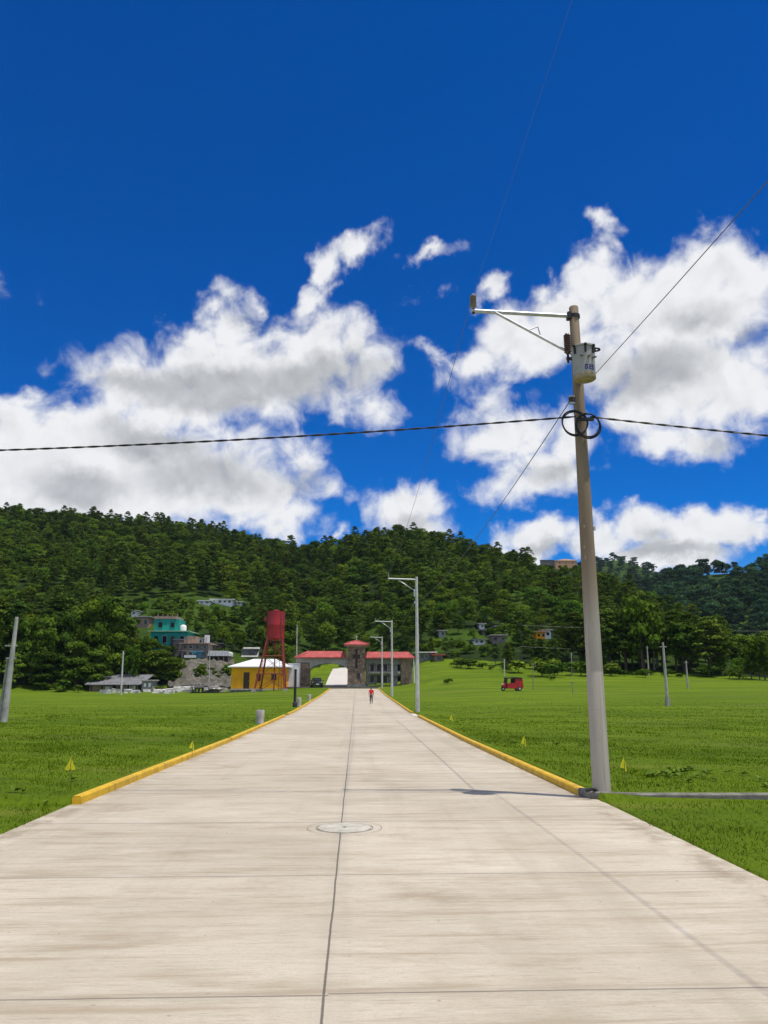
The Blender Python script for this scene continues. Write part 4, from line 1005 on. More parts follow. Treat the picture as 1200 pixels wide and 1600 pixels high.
def long_shed():
    a = at(138, 1080, 131); b = at(216, 1080, 131); cx = (a.x+b.x)/2; w_ = b.x-a.x; z0 = Z1(cx, 131); k = mpp(a)
    t = thing('long_shed', 'long low shed with grey sheet roof under the dark trees on the left', 'shed', (cx, 131, z0))
    h = 14*k
    MB().box((0, 4.6, h/2+.3), (w_, 2.5, h+1.0)).build('back_wall', M['brown_wall'], t)
    for i in range(8): MB().box((-w_/2+.2+(w_-.4)*i/7, .2, h/2-.2), (.18, .18, h+.4)).build('post', M['wood'], t)
    for x, wd, hh, m_ in ((-w_*.36, 1.6, 1.1, 'brick'), (-w_*.12, 1.2, .9, 'white_wall'), (w_*.15, 1.8, 1.2, 'brown_wall'), (w_*.36, 1.0, 1.0, 'white_wall')):
        MB().box((x, .8, hh/2), (wd, .6, hh)).build('half_wall', M[m_], t)
    z1, z2 = h*.80, h+1.35
    MB().add([(-w_/2-.5, -.6, z1), (w_/2+.5, -.6, z1), (w_/2+.9, 5.8, z2), (-w_/2-.5, 5.8, z2), (-w_/2-.5, -.6, z1-.1), (w_/2+.5, -.6, z1-.1), (w_/2+.9, 5.8, z2-.1), (-w_/2-.5, 5.8, z2-.1)],
             [(0, 1, 2, 3), (4, 7, 6, 5), (0, 4, 5, 1), (1, 5, 6, 2), (2, 6, 7, 3), (3, 7, 4, 0)]).build('roof', M['grey_sheet'], t)
long_shed()
t, w_, h, dp = block('grey_hut', 'small dark hut at the right end of the long shed', 221, 238, 1078, 1064, 130, 3, 'concrete_dark', 'concrete', .2, 2, 1, cat='hut', winm='white_wall')
for i, (px, py0, py1) in enumerate(((299, 1081, 1070), (305, 1082, 1070), (310.5, 1082, 1069.5), (316.5, 1082, 1069.5))):
    p = hit(px, py0, 100); k = mpp(p); q = thing('fence_post', 'stout pale concrete fence post before the earth slope', 'fence post', tuple(p), 0, 'row of concrete fence posts before the earth slope')
    MB().box((0, 0, (py0-py1)*k/2-.1), (.34, .34, (py0-py1)*k+.2)).build('post', M['concrete'], q, False, .03)
    MB().box((0, 0, (py0-py1)*k+.04), (.42, .42, .08)).build('cap', M['concrete'], q)
# rubble of pale stones
def rubble():
    rs = random.Random(6); mb = MB()
    for i in range(150):
        px = rs.choice([rs.uniform(276, 300), rs.uniform(322, 352), rs.uniform(322, 352), rs.uniform(150, 215), rs.uniform(230, 285)]); p = hit(px, rs.uniform(1076, 1082) if px > 270 else rs.uniform(1079, 1084), 100)
        s = rs.uniform(.2, .6); c = Vector((p.x, p.y, p.z+s*.25))
        vs = [c+Vector((rs.uniform(.6, 1)*sx*s*1.3, rs.uniform(.6, 1)*sy*s, rs.uniform(.5, 1)*sz*s*.7)) for sz in (-1, 1) for sx, sy in ((-1, -1), (1, -1), (1, 1), (-1, 1))]
        mb.add(vs, [(0,3,2,1),(4,5,6,7),(0,1,5,4),(1,2,6,5),(2,3,7,6),(3,0,4,7)])
    o = mb.build('rubble', M['rock']); o['kind'] = 'stuff'
rubble()
# houses on the hill
def on_hill(py_base, px): return hit(px, py_base, 120)
def hill_block(name, label, pl, pr, pb, pt, wall, roofm, dp=6, wins=3, floors=1, cat='house', lift=0):
    p = on_hill(pb, (pl+pr)/2); return block(name, label, pl, pr, pb, pt, p.y-2, dp, wall, roofm, .5, wins, floors, cat)
hill_block('greenhouse', 'long white roofed building on the left hillside clearing', 330, 363, 943.5, 937, 'white_wall', 'white_roof', 7, 4, 1, 'building')
hill_block('greenhouse', 'short low white roof left of the long hillside building', 310, 327, 944, 939, 'white_wall', 'white_roof', 5, 2, 1, 'building')
hill_block('greenhouse', 'low white annex at the right end of the long hillside building', 364, 378, 944.5, 941, 'white_wall', 'white_roof', 5, 2, 1, 'building')
t, w_, h, dp = hill_block('hilltop_house', 'tan house with sloping roof on the hilltop beside the transformer pole', 868, 902, 884, 876, 'orange', 'orange', 8, 3, 1)
MB().add([(-w_/2, -.6, h+.2), (w_/2+.5, -.6, h+.2), (w_/2+.5, dp+.5, h+.2), (-w_/2, dp+.5, h+.2), (-w_*.05, dp*.4, h+3.2), (w_*.2, dp*.4, h+2.6)], [(0, 1, 5, 4), (1, 2, 5), (2, 3, 4, 5), (3, 0, 4), (0, 3, 2, 1)]).build('pitched_roof', M['orange'], t)
hill_block('hilltop_shed', 'low brown shed left of the tan hilltop house', 845, 866, 879, 875, 'earth', 'brown_wall', 5, 2, 1, 'shed')
t, w_, h, dp = block('white_bungalow', 'white roofed bungalow on the bank right of the gate', 655, 677, 1033, 1020, None, 6, 'concrete_dark', 'white_roof', .8, 3, 1)
t, w_, h, dp = block('red_roof_hut', 'small hut with dull red roof right of the white bungalow', 679, 692, 1034, 1024, None, 5, 'brown_wall', 'red_roof', .5, 1, 1, cat='hut')
hill_block('pale_cottage', 'tiny pale cottage above the bank right of the nearest pale pole', 686, 696, 995, 986, 'beam', 'concrete', 5, 1)
hill_block('orange_cottage', 'orange cottage half hidden behind pines right of the red taxi', 838, 852, 998, 988, 'ochre', 'orange', 5, 2)
hill_block('white_cottage', 'white cottage beside the orange cottage among the pines', 851, 861, 997, 985, 'white_wall', 'concrete', 5, 1)
hill_block('cream_cottage', 'cream block cottage on the scrubby slope above the red taxi', 770, 790, 1004, 993, 'brown_wall', 'concrete', 5, 2)

block('pale_house', 'pale house behind the roof of the brown house', 298, 316, 1008, 998, None, 5, 'white_wall', 'concrete', .4, 2, 1)
block('brick_house', 'raw brick house left of the turquoise house among the trees', 212, 232, 982, 964, None, 6, 'brick', 'beam', .4, 2, 1)
block('grey_roof_house', 'low house with grey sheet roof just right of the brown house', 325, 344, 1015, 1006, None, 5, 'brown_wall', 'grey_sheet', .5, 2, 1)
hill_block('hill_cottage', 'small white cottage high on the scrubby slope above the red taxi', 749, 757, 982, 975, 'white_wall', 'concrete', 5, 1)
hill_block('hill_cottage', 'low grey roofed cottage below the small white cottage on the scrubby slope', 755, 768, 991, 985, 'brown_wall', 'grey_sheet', 5, 2)
hill_block('hill_cottage', 'block cottage with rusty wall at the right of the scrubby slope', 776, 787, 986, 979, 'brick', 'concrete', 5, 2)
hill_block('hill_cottage', 'long white walled hut on the bank above the gate wing', 741, 758, 1006, 1000, 'white_wall', 'grey_sheet', 4, 2)
hill_block('hill_cottage', 'pale cottage among trees up the slope behind the turquoise house', 205, 214, 962, 955, 'white_wall', 'concrete', 5, 1)
# ------------------------------------------------------------------ vehicles and the walker
def wheel(parent, c, r_, w_, axis='y'):
    wv = MB(); d = Vector((0, 1, 0)) if axis == 'y' else Vector((1, 0, 0)); c = Vector(c)
    o = bpy.data.objects.new('wheel', None); COL.objects.link(o); o.parent = parent; o.location = c
    MB().tube([-d*w_/2, -d*w_*.42, d*w_*.42, d*w_/2], [r_*.92, r_, r_, r_*.92], 20).build('tyre', M['rubber'], o, True)
    MB().tube([-d*w_*.52, d*w_*.52], r_*.55, 14).build('rim', M['galv'], o, True)
def taxi():
    p = hit(800, 1079.5); t = thing('three_wheeled_taxi', 'red three-wheeled taxi with black roof parked in the right field', 'mototaxi', tuple(p), R(8))
    k = mpp(p); s = 33*k/2.75*1.0
    def S(pts): return [(x*s, z*s) for x, z in pts]
    body = MB()
    # side profile, nose to the left
    body.prism(S([(-1.25, .42), (-1.28, .75), (-1.02, .92), (-.80, 1.0), (-.78, .45)]), -.34*s, .34*s)
    body.prism(S([(-.82, .30), (-.80, .52), (.05, .55), (.08, .95), (.35, 1.02), (1.28, 1.0), (1.36, .9), (1.36, .34), (1.2, .28)]), -.62*s, .62*s)
    for y in (-.60, .58): body.prism(S([(-.78, .5), (-.80, .96), (.34, 1.0), (.30, .5)]), y*s, (y+.03)*s)
    body.build('body', M['taxi_red'], t, False, .02*s)
    MB().prism(S([(.30, 1.0), (1.30, .98), (1.34, 1.42), (1.22, 1.58), (.26, 1.58)]), -.60*s, .60*s).build('rear_hood', M['taxi_red'], t, False, .03*s)
    MB().prism(S([(-.86, 1.56), (-.80, 1.70), (.3, 1.76), (1.10, 1.70), (1.26, 1.56), (.3, 1.60)]), -.66*s, .66*s).build('roof', M['black_plastic'], t, False, .02*s)
    MB().prism(S([(.05, .9), (.05, 1.55), (.26, 1.58), (.26, .9)]), -.55*s, .55*s).build('partition', M['black_plastic'], t)
    MB().prism(S([(-.90, 1.0), (-.84, 1.0), (-.72, 1.58), (-.78, 1.58)]), -.56*s, .56*s).build('windscreen', M['dark_glass'], t)
    for y in (-.58, .58):
        MB().tube([(-.88*s, y*s, .95*s), (-.75*s, y*s, 1.6*s)], .035*s, 6).tube([(.28*s, y*s, 1.0*s), (.26*s, y*s, 1.6*s)], .035*s, 6).build('roof_post', M['black_plastic'], t)
    MB().box((.35*s, 0, .82*s), (.5*s, 1.1*s, .18*s)).box((.62*s, 0, 1.15*s), (.12*s, 1.1*s, .6*s)).build('seat', M['black_plastic'], t)
    MB().box((1.37*s, -.45*s, .78*s), (.04*s, .16*s, .12*s)).build('tail_lamp', M['tail_red'], t)
    MB().lathe((-1.27*s, 0, .74*s), [(.02*s, 0), (.11*s, .05*s), (.11*s, .15*s), (.02*s, .2*s)], 12).build('headlight', M['head_glass'], t)
    MB().prism(S([(-1.45, .42), (-1.40, .56), (-1.2, .62), (-1.0, .56), (-.95, .42)]), -.12*s, .12*s).build('mudguard', M['black_plastic'], t)
    wheel(t, (-1.2*s, 0, .25*s), .26*s, .13*s)
    for y in (-.56, .56): wheel(t, (.85*s, y*s, .27*s), .28*s, .17*s)
    MB().tube([(-.95*s, -.3*s, 1.02*s), (-.95*s, .3*s, 1.02*s)], .025*s, 6).tube([(-1.0*s, -.75*s, 1.2*s), (-.9*s, -.58*s, 1.15*s)], .015*s, 5).box((-1.0*s, -.78*s, 1.22*s), (.04*s, .14*s, .1*s)).build('handlebar', M['black_plastic'], t)
taxi()
def car():
    X = at(497, 1070, 129).x; z0 = float(zroad(124.6))+.14
    t = thing('parked_car', 'black car parked before the arch of the left gate wing', 'car', (X, 124.6, z0), R(6))
    def sec(y, pts): return [(x, y, z) for x, z in pts]
    w2 = .88
    # cross-sections along the length (y): hull
    low = [(-w2, .28), (-w2, .62), (-w2*.98, .86), (-w2*.80, .90), (w2*.80, .90), (w2*.98, .86), (w2, .62), (w2, .28)]
    secs = []
    for y, sx, top in ((-2.1, .86, .80), (-1.95, .96, .97), (-1.2, 1, 1.03), (1.0, 1, 1.05), (1.85, .97, 1.0), (2.1, .88, .85)):
        secs.append([(x*sx, y, .28+(z-.28)*top) for x, z in low])
    n = 8; vs = [v for s in secs for v in s]; fs = [(i*n+k, i*n+(k+1) % n, (i+1)*n+(k+1) % n, (i+1)*n+k) for i in range(5) for k in range(n)]+[tuple(range(n)), tuple(range(5*n, 6*n))[::-1]]
    MB().add(vs, fs).build('body', M['car_black'], t, True, .04)
    cb = [(-1.15, -.78, .93), (1.85, -.78, .95), (1.3, -.62, 1.45), (-.5, -.62, 1.45)]
    cab = MB(); v1 = [(x, y, z) for y, x, z in cb]; v2 = [(-x, y, z) for x, y, z in v1]
    cab.add(v1+v2, [(0, 1, 2, 3), (4, 7, 6, 5), (0, 4, 5, 1), (1, 5, 6, 2), (2, 6, 7, 3), (3, 7, 4, 0)]).build('cabin', M['car_black'], t, False, .05)
    MB().add([(-.66, -1.06, 1.0), (.66, -1.06, 1.0), (.55, -.56, 1.41), (-.55, -.56, 1.41), (-.66, -1.10, 1.01), (.66, -1.10, 1.01), (.55, -.60, 1.43), (-.55, -.60, 1.43)], [(0, 1, 2, 3), (4, 7, 6, 5), (0, 4, 5, 1), (1, 5, 6, 2), (2, 6, 7, 3), (3, 7, 4, 0)]).build('windscreen', M['dark_glass'], t)
    for s in (-1, 1):
        MB().box((s*.62, -2.0, .72), (.34, .16, .16)).build('headlight', M['head_glass'], t)
        MB().box((s*.98, -.85, 1.0), (.2, .1, .14)).build('mirror', M['car_black'], t)
        for y in (-1.3, 1.3): wheel(t, (s*.80, y, .32), .32, .2, 'x')
    MB().box((0, -2.1, .45), (.5, .03, .12)).build('number_plate', M['white_wall'], t)
    MB().box((0, -2.06, .60), (.9, .06, .14)).build('grille', M['metal_dark'], t)
car()
def skin_obj(name, pts, edges, rad, m, parent, root=0, lev=2):
    me = bpy.data.meshes.new(name); me.from_pydata(pts, edges, []); me.materials.append(m)
    o = bpy.data.objects.new(name, me); COL.objects.link(o); o.parent = parent
    sk = o.modifiers.new('skin', 'SKIN'); sk.use_smooth_shade = True
    for v, r_ in zip(me.skin_vertices[0].data, rad): v.radius = (r_, r_) if not isinstance(r_, tuple) else r_
    me.skin_vertices[0].data[root].use_root = True
    ss = o.modifiers.new('subsurf', 'SUBSURF'); ss.levels = lev; ss.render_levels = lev
    return o
def person():
    p = hit(580, 1097.5); hgt = 25.0*mpp(p); s = hgt/1.70
    t = thing('person', 'person in red shirt and dark trousers walking away down the road', 'person', (p.x, p.y, float(zroad(p.y))), 0)
    P, E, Rr = [], [], []
    def v(x, y, z, r_, par=None):
        P.append((x*s, y*s, z*s)); Rr.append(r_*s if not isinstance(r_, tuple) else (r_[0]*s, r_[1]*s)); i = len(P)-1
        if par is not None: E.append((par, i))
        return i
    pel = v(0, 0, .95, (.14, .105)); wai = v(0, .01, 1.10, (.13, .095), pel); che = v(0, .02, 1.30, (.155, .11), wai); nb = v(0, .02, 1.42, (.09, .07), che); ne = v(0, .03, 1.49, .052, nb)
    hd = v(0, .045, 1.58, (.078, .09), ne); tp = v(0, .035, 1.66, (.066, .075), hd)
    v(0, .125, 1.56, .018, hd)
    legs = {}
    for sx, fy, ky in ((-1, .22, .12), (1, -.20, .02)):
        hp_ = v(sx*.09, 0, .88, .088, pel); kn = v(sx*.095, ky, .50, .056, hp_); an = v(sx*.095, fy*1.0, .10+(.05 if fy < 0 else 0), .038, kn); v(sx*.10, fy+.13, .05, .034, an)
        sh = v(sx*.185, .02, 1.38, .055, nb); el_ = v(sx*.24, -.05-fy*.35*1, 1.12, .042, sh); wr = v(sx*.24, .05-fy*.75, .90, .028, el_)
        pa = v(sx*.235, .07-fy*.8, .84, .026, wr)
        for i, (dx, L) in enumerate(((-.03, .055), (-.01, .072), (.01, .076), (.028, .062))):
            a = v(sx*.235+dx*.5, .085-fy*.8+dx, .80, .0085, pa); v(sx*.23+dx*.5, .10-fy*.8+dx, .80-L, .0075, a)
        a = v(sx*.20, .10-fy*.8, .835, .0095, pa); v(sx*.195, .12-fy*.8, .80, .008, a)
        legs[sx] = (ky, fy)
    skin_obj('body', P, E, Rr, M['skin'], t, pel, 1)
    def cloth(name, nodes, edges, m):
        return skin_obj(name, [(x*s, y*s, z*s) for x, y, z, _ in nodes], edges, [(r_*s if not isinstance(r_, tuple) else (r_[0]*s, r_[1]*s)) for *_, r_ in nodes], m, t, 0, 2)
    sh_n = [(0, .0, .93, (.175, .135)), (0, .01, 1.10, (.165, .125)), (0, .02, 1.30, (.18, .135)), (0, .02, 1.43, (.11, .085))]
    sh_e = [(0, 1), (1, 2), (2, 3)]
    for sx in (-1, 1):
        fy = legs[sx][1]; i = len(sh_n); sh_n += [(sx*.19, .02, 1.37, .075), (sx*.235, -.02-fy*.25, 1.17, .065)]; sh_e += [(3, i), (i, i+1)]
    cloth('shirt', sh_n, sh_e, M['red_shirt'])
    tr_n = [(0, 0, .96, (.155, .12)), (0, 0, .88, (.14, .11))]; tr_e = [(0, 1)]
    for sx in (-1, 1):
        ky, fy = legs[sx]; i = len(tr_n); tr_n += [(sx*.09, 0, .82, .105), (sx*.095, ky, .50, .078), (sx*.095, fy, .13+(.05 if fy < 0 else 0), .062)]; tr_e += [(1, i), (i, i+1), (i+1, i+2)]
    cloth('trousers', tr_n, tr_e, M['dark_trousers'])
    cloth('hair', [(0, .02, 1.56, (.083, .088)), (0, .02, 1.64, (.085, .09)), (0, .025, 1.70, (.05, .055))], [(0, 1), (1, 2)], M['hair'])
    for sx in (-1, 1):
        fy = legs[sx][1]; MB().box((sx*.1*s, (fy+.06)*s, (.045+(.05 if fy < 0 else 0))*s), (.1*s, .27*s, .09*s)).build('shoe', M['shoe'], t, False, .02)
person()

# ------------------------------------------------------------------ trees
def leaf_cloud(rs, centers, radii, nleaf, size, squash=.8, outward=.75, droop=0.0):
    C, Rd = np.array(centers), np.array(radii); n = nleaf
    i = rs.choice(len(C), n, p=(Rd**2)/np.sum(Rd**2)); d = rs.normal(size=(n, 3)); d /= np.linalg.norm(d, axis=1)[:, None]; d[:, 2] = np.where(d[:, 2] < -.35, -d[:, 2]*.6, d[:, 2])
    rr = Rd[i]*rs.uniform(.55, 1.08, n)
    p = C[i]+d*rr[:, None]*np.array([1, 1, squash])
    nrm = d*outward+rs.normal(size=(n, 3))*(1-outward)*1.0+np.array([0, 0, .15]); nrm /= np.linalg.norm(nrm, axis=1)[:, None]
    u = np.cross(nrm, rs.normal(size=(n, 3))); u /= np.linalg.norm(u, axis=1)[:, None]; w_ = np.cross(nrm, u)
    s = size*rs.uniform(.55, 1.35, n)[:, None]
    a = p+u*s*.6; b = p+w_*s*.42*rs.uniform(.6, 1.2, n)[:, None]; c = p-u*s*.6; e = p-w_*s*.42
    return np.stack([a, b, c, e], 1).reshape(-1, 3), np.arange(4*n).reshape(n, 4)
def broad_crown(seed, H=10.0, Rr=3.6, base=2.0, nleaf=1500, size=.55):
    rs = np.random.RandomState(seed); cs, rd = [], []
    for k in range(rs.randint(13, 19)):
        t = rs.uniform(0, 1); z = base+(H-base)*(.12+.74*t); prof = math.sin(math.pi*(.18+.70*t))**.8; a = rs.uniform(0, 6.28); q = Rr*prof*rs.uniform(.3, .78)
        cs.append((q*math.cos(a), q*math.sin(a), z)); rd.append(Rr*rs.uniform(.32, .5))
    cs.append((0, 0, H-Rr*.62)); rd.append(Rr*.52); cs.append((0, 0, (H+base)/2)); rd.append(Rr*.62)
    return leaf_cloud(rs, cs, rd, nleaf, size)
def pine_crown(seed, H=14.0, Rr=2.9, base=4.5, nleaf=1500, size=.5):
    rs = np.random.RandomState(seed); cs, rd = [], []
    n = rs.randint(20, 27)
    for k in range(n):
        t = (k+rs.uniform(0, 1))/n; z = base+(H-base)*t*.95; q = Rr*min(1, .55+1.2*t)*(1-t**2.2)**.55*rs.uniform(.35, 1.0); a = k*2.4+rs.uniform(-.5, .5)
        cs.append((q*math.cos(a), q*math.sin(a), z+.12*q)); rd.append(max(.55, Rr*rs.uniform(.28, .44)*(1-.35*t)))
    cs += [(0, 0, H-1.0), (0, 0, H-2.2), (0, 0, base+(H-base)*.5)]; rd += [.95, 1.2, 1.5]
    return leaf_cloud(rs, cs, rd, nleaf, size, .66, .6)
def bush_crown(seed, H=2.2, Rr=1.5, nleaf=420, size=.32):
    rs = np.random.RandomState(seed); cs = [(rs.uniform(-.6, .6)*Rr, rs.uniform(-.6, .6)*Rr, H*rs.uniform(.25, .75)) for _ in range(7)]; rd = [Rr*rs.uniform(.3, .5) for _ in range(7)]
    return leaf_cloud(rs, cs, rd, nleaf, size, .85)
def trunk_mesh(seed, H, r0, base, limbs, m):
    rs = random.Random(seed); mb = MB(); sway = [rs.uniform(-.25, .25), rs.uniform(-.25, .25)]
    pts = [(sway[0]*math.sin(2*t)*t, sway[1]*math.sin(3*t)*t, -.4+(H*.9+.4)*t) for t in [i/7 for i in range(8)]]
    mb.tube(pts, [r0*(1.25 if i == 0 else 1-.85*i/7) for i in range(8)], 8)
    for i in range(limbs):
        t = rs.uniform(base/H*.9, .8); a = rs.uniform(0, 6.28); L = H*rs.uniform(.14, .26)*(1.15-t); x0 = sway[0]*math.sin(2*t)*t; y0 = sway[1]*math.sin(3*t)*t; z0 = -.4+(H*.9+.4)*t
        mb.tube([(x0, y0, z0), (x0+L*.5*math.cos(a), y0+L*.5*math.sin(a), z0+L*.3), (x0+L*math.cos(a), y0+L*math.sin(a), z0+L*.75)], [r0*.38, r0*.26, r0*.1], 6)
    o = mb.build('trunk', m, None, True); me = o.data; bpy.data.objects.remove(o); return me
VAR = {}
for i in range(5):
    VAR['broad', i] = (npmesh('broad_crown', *broad_crown(10+i, Rr=3.4+.35*(i % 3), nleaf=2300, size=.42), M['leaf_broad']), trunk_mesh(i, 10, .2, 2.2, 7, M['bark']), 10.0)
    VAR['pine', i] = (npmesh('pine_crown', *pine_crown(30+i, Rr=2.7+.3*(i % 3), nleaf=2300, size=.40), M['leaf_pine']), trunk_mesh(20+i, 14, .19, 4.5, 9, M['pale_bark'] if i % 2 else M['bark']), 14.0)
for i in range(3):
    VAR['dense', i] = (npmesh('dense_crown', *broad_crown(50+i, H=10, Rr=3.0, base=.5, nleaf=3000, size=.40), M['leaf_broad']), trunk_mesh(40+i, 10, .22, 1.2, 7, M['bark']), 10.0)
    VAR['bright', i] = (npmesh('bright_crown', *broad_crown(60+i, H=6, Rr=2.3, base=.5, nleaf=900, size=.36), M['leaf_bright']), trunk_mesh(50+i, 6, .11, 1.0, 6, M['bark']), 6.0)
    VAR['bush', i] = (npmesh('bush_crown', *bush_crown(70+i), M['leaf_broad'] if i else M['leaf_bright']), trunk_mesh(60+i, 1.6, .06, .3, 4, M['bark']), 2.2)
    VAR['far', i] = (npmesh('far_crown', *broad_crown(80+i, H=10, Rr=3.6, base=.8, nleaf=1000, size=.7), M['leaf_far']), trunk_mesh(70+i, 10, .2, 1.2, 4, M['bark']), 10.0)
RT = random.Random(11)
WIN = [(230, 262, 992), (262, 298, 1003), (282, 328, 1023), (313, 361, 1033), (376, 404, 1027), (306, 381, 944.5), (841, 906, 881), (836, 863, 997), (652, 695, 1033), (768, 792, 1002), (740, 775, 1004), (747, 758, 981), (203, 216, 961), (210, 233, 976), (684, 698, 995), (478, 545, 1060)]
WINR = [hit((a+b)/2, min(c+6, 1046), 100).length for a, b, c in WIN]
def clear_view(x, y, H, half):
    r_ = math.hypot(x, y); zb = Z1(x, y); px, py = elev_px(x, y, zb); m = half*.8/r_*FPX
    for (a, b, c), R_ in zip(WIN, WINR):
        if a-m < px < b+m and r_ < R_+4:
            H = min(H, height_to(px, c, x, y))
    return H
def elev_px(x, y, z):
    d = Vector((x, y, z-CAMZ)); c = d.dot(cF); return 600+FPX*d.dot(cR)/c, 800-FPX*d.dot(cU)/c
def height_to(px, py_top, x, y):                # tree height so its tip reaches a photo row
    d = ray(px, py_top); r_ = math.hypot(x, y); return CAMZ+d.z/math.hypot(d.x, d.y)*r_-Z1(x, y)
FIRST = {}
def tree(kind, x, y, H, label, group, name=None, cat='tree', wide=1.0, vi=None):
    n = sum(1 for q in VAR if q[0] == kind); vi = RT.randrange(n) if vi is None else vi
    cm, tm, h0 = VAR[kind, vi]; s = H/h0
    t = thing(name or {'broad': 'broadleaf_tree', 'dense': 'broadleaf_tree', 'pine': 'pine_tree', 'bright': 'young_tree', 'bush': 'bush', 'far': 'broadleaf_tree'}[kind], label, cat, (x, y, Z1(x, y)-.05), RT.uniform(0, 6.28), group)
    t.scale = (s*wide, s*wide, s)
    c = link('crown' if kind != 'bush' else 'foliage', cm, t); link('trunk' if kind != 'bush' else 'stem', tm, t)
    FIRST.setdefault((kind, vi), c)
    return t
def row(kind, pxs, pyb, pyt, label, group, jit=4.0, wide=1.0, rmin=100, **kw):
    for px in pxs:
        b = np.interp(px, *zip(*pyb)) if isinstance(pyb, list) else pyb; tp = np.interp(px, *zip(*pyt)) if isinstance(pyt, list) else pyt
        p = hit(px, b+RT.uniform(-1, 1), rmin); x, y = p.x+RT.uniform(-1, 1), p.y+RT.uniform(0, jit)
        H = height_to(px, tp+RT.uniform(-6, 9), x, y)
        H2 = clear_view(x, y, H, 3)
        if H2 < H*.45 or H2 < .8: continue
        tree(kind, x, y, H2, label, group, wide=wide*RT.uniform(.85, 1.2), **kw)
# dark stand on the left, three rows deep
row('dense', np.arange(-60, 232, 15), [(-60, 1072), (230, 1072)], [(-60, 945), (40, 955), (100, 940), (150, 925), (200, 955), (222, 975), (230, 1000)], 'tall dark tree in the dense stand behind the long grey shed', 'dark trees of the left stand', 8, .72)
row('pine', np.arange(-50, 215, 26), 1066, [(-60, 935), (100, 925), (150, 918), (215, 960)], 'dark pine rising at the back of the left stand', 'pines at the back of the left stand', 10, 1.3)
row('dense', [8, 60, 112, 150, 236, 252, 262, 268], [(0, 1078), (150, 1077), (236, 1074), (268, 1070)], [(0, 1020), (112, 1000), (150, 1010), (236, 1008), (268, 1026)], 'low dark tree filling the foot of the left stand', 'low dark trees at the foot of the left stand', 3, 1.35)
tree('bright', *hit(205, 1076, 100).xy, 8.0, 'bright green tree before the dark stand, above the shed', 'young bright trees', vi=1, wide=.62)
row('bush', [62, 75, 88, 98, 110, 228, 240, 252, 345, 372], [(60, 1082), (110, 1082), (250, 1080), (372, 1078)], [(60, 1066), (110, 1064), (230, 1072), (345, 1066), (372, 1064)], 'low green bush at the far edge of the left field', 'bushes along the far edge of the left field', 2, 1.5, cat='bush')
# village trees
row('broad', [300, 318, 345, 362, 385, 404, 428, 450, 472, 496], [(300, 1000), (345, 1010), (400, 1022), (450, 1040), (496, 1040)], [(300, 965), (345, 968), (400, 975), (450, 965), (496, 985)], 'round green tree on the slope behind the village houses', 'trees behind the village houses', 10, 1.0, rmin=120)
row('dense', [330, 352, 374, 396, 412, 436, 456, 478, 500, 522], [(330, 1014), (396, 1028), (522, 1050)], [(330, 985), (396, 995), (436, 1000), (522, 1005)], 'dark tree just above the ochre house and gate roofs', 'dark trees above the ochre house and gate', 8, .9, rmin=125)
tree('bright', *hit(432, 1040, 130).xy, 9.5, 'yellow-green tree standing right behind the water tower', 'young bright trees', vi=0, wide=.8)
tree('bright', *hit(333, 1005, 130).xy, 6.5, 'yellow-green small tree above the vaulted shed', 'young bright trees', vi=2, wide=.8)
# right-hand rows
row('pine', np.arange(592, 782, 21), [(590, 1030), (680, 1036), (780, 1042)], [(590, 975), (660, 990), (700, 985), (780, 965)], 'pine on the slope behind the right gate wing', 'pines behind the right gate wing', 14, 1.2, rmin=120)
row('pine', np.arange(786, 912, 13), [(786, 1046), (912, 1051)], [(786, 965), (830, 955), (860, 965), (912, 950)], 'dark pine with bare trunk behind the red taxi', 'pines behind the red taxi', 8, 1.15, rmin=120)
row('pine', np.arange(918, 1150, 15), [(918, 1052), (1150, 1058)], [(918, 955), (985, 945), (1040, 960), (1100, 955), (1150, 975)], 'dense dark pine in the grove right of the transformer pole', 'pines of the right grove', 8, 1.45, rmin=120)
row('dense', np.arange(925, 1150, 24), [(918, 1049), (1150, 1055)], [(918, 968), (1000, 955), (1080, 962), (1150, 985)], 'round dark tree at the back of the right grove', 'round trees at the back of the right grove', 8, .95, rmin=120)
tree('bright', *hit(1005, 1053, 120).xy, 14.5, 'sunlit yellow-green tree at the front of the right grove', 'young bright trees', vi=1, wide=.75)
row('bright', [1150, 1166, 1183, 1204, 1222], [(1150, 1060), (1222, 1064)], [(1150, 1015), (1166, 1028), (1183, 1000), (1204, 1010), (1222, 990)], 'bright green young tree at the right edge of the field', 'young bright trees at the right edge', 4, 1.0, rmin=110)
row('dense', [1178, 1196, 1215, 1240], [(1170, 1056), (1240, 1058)], [(1170, 990), (1240, 980)], 'round dull green tree at the right end of the tree line', 'round trees at the right end', 6, 1.1, rmin=120)
row('bush', [694, 712, 726, 742, 757, 771, 790, 812, 846, 862, 884, 905, 940, 962, 990, 1020, 1050, 1082, 1110, 1136, 1160], [(694, 1041), (790, 1050), (862, 1060), (905, 1056), (1160, 1062)], [(694, 1024), (742, 1026), (790, 1034), (862, 1028), (905, 1036), (1000, 1040), (1160, 1042)], 'low bush at the foot of the pines on the right', 'bushes along the foot of the right pines', 3, 1.5, cat='bush', rmin=110)
row('bush', [690, 700, 706, 850, 926], [(690, 1066), (706, 1068), (850, 1062), (926, 1063)], [(690, 1058), (706, 1062), (850, 1048), (926, 1056)], 'tuft of scrub in the right field', 'tufts of scrub in the right field', 1, 1.3, cat='bush', rmin=60)
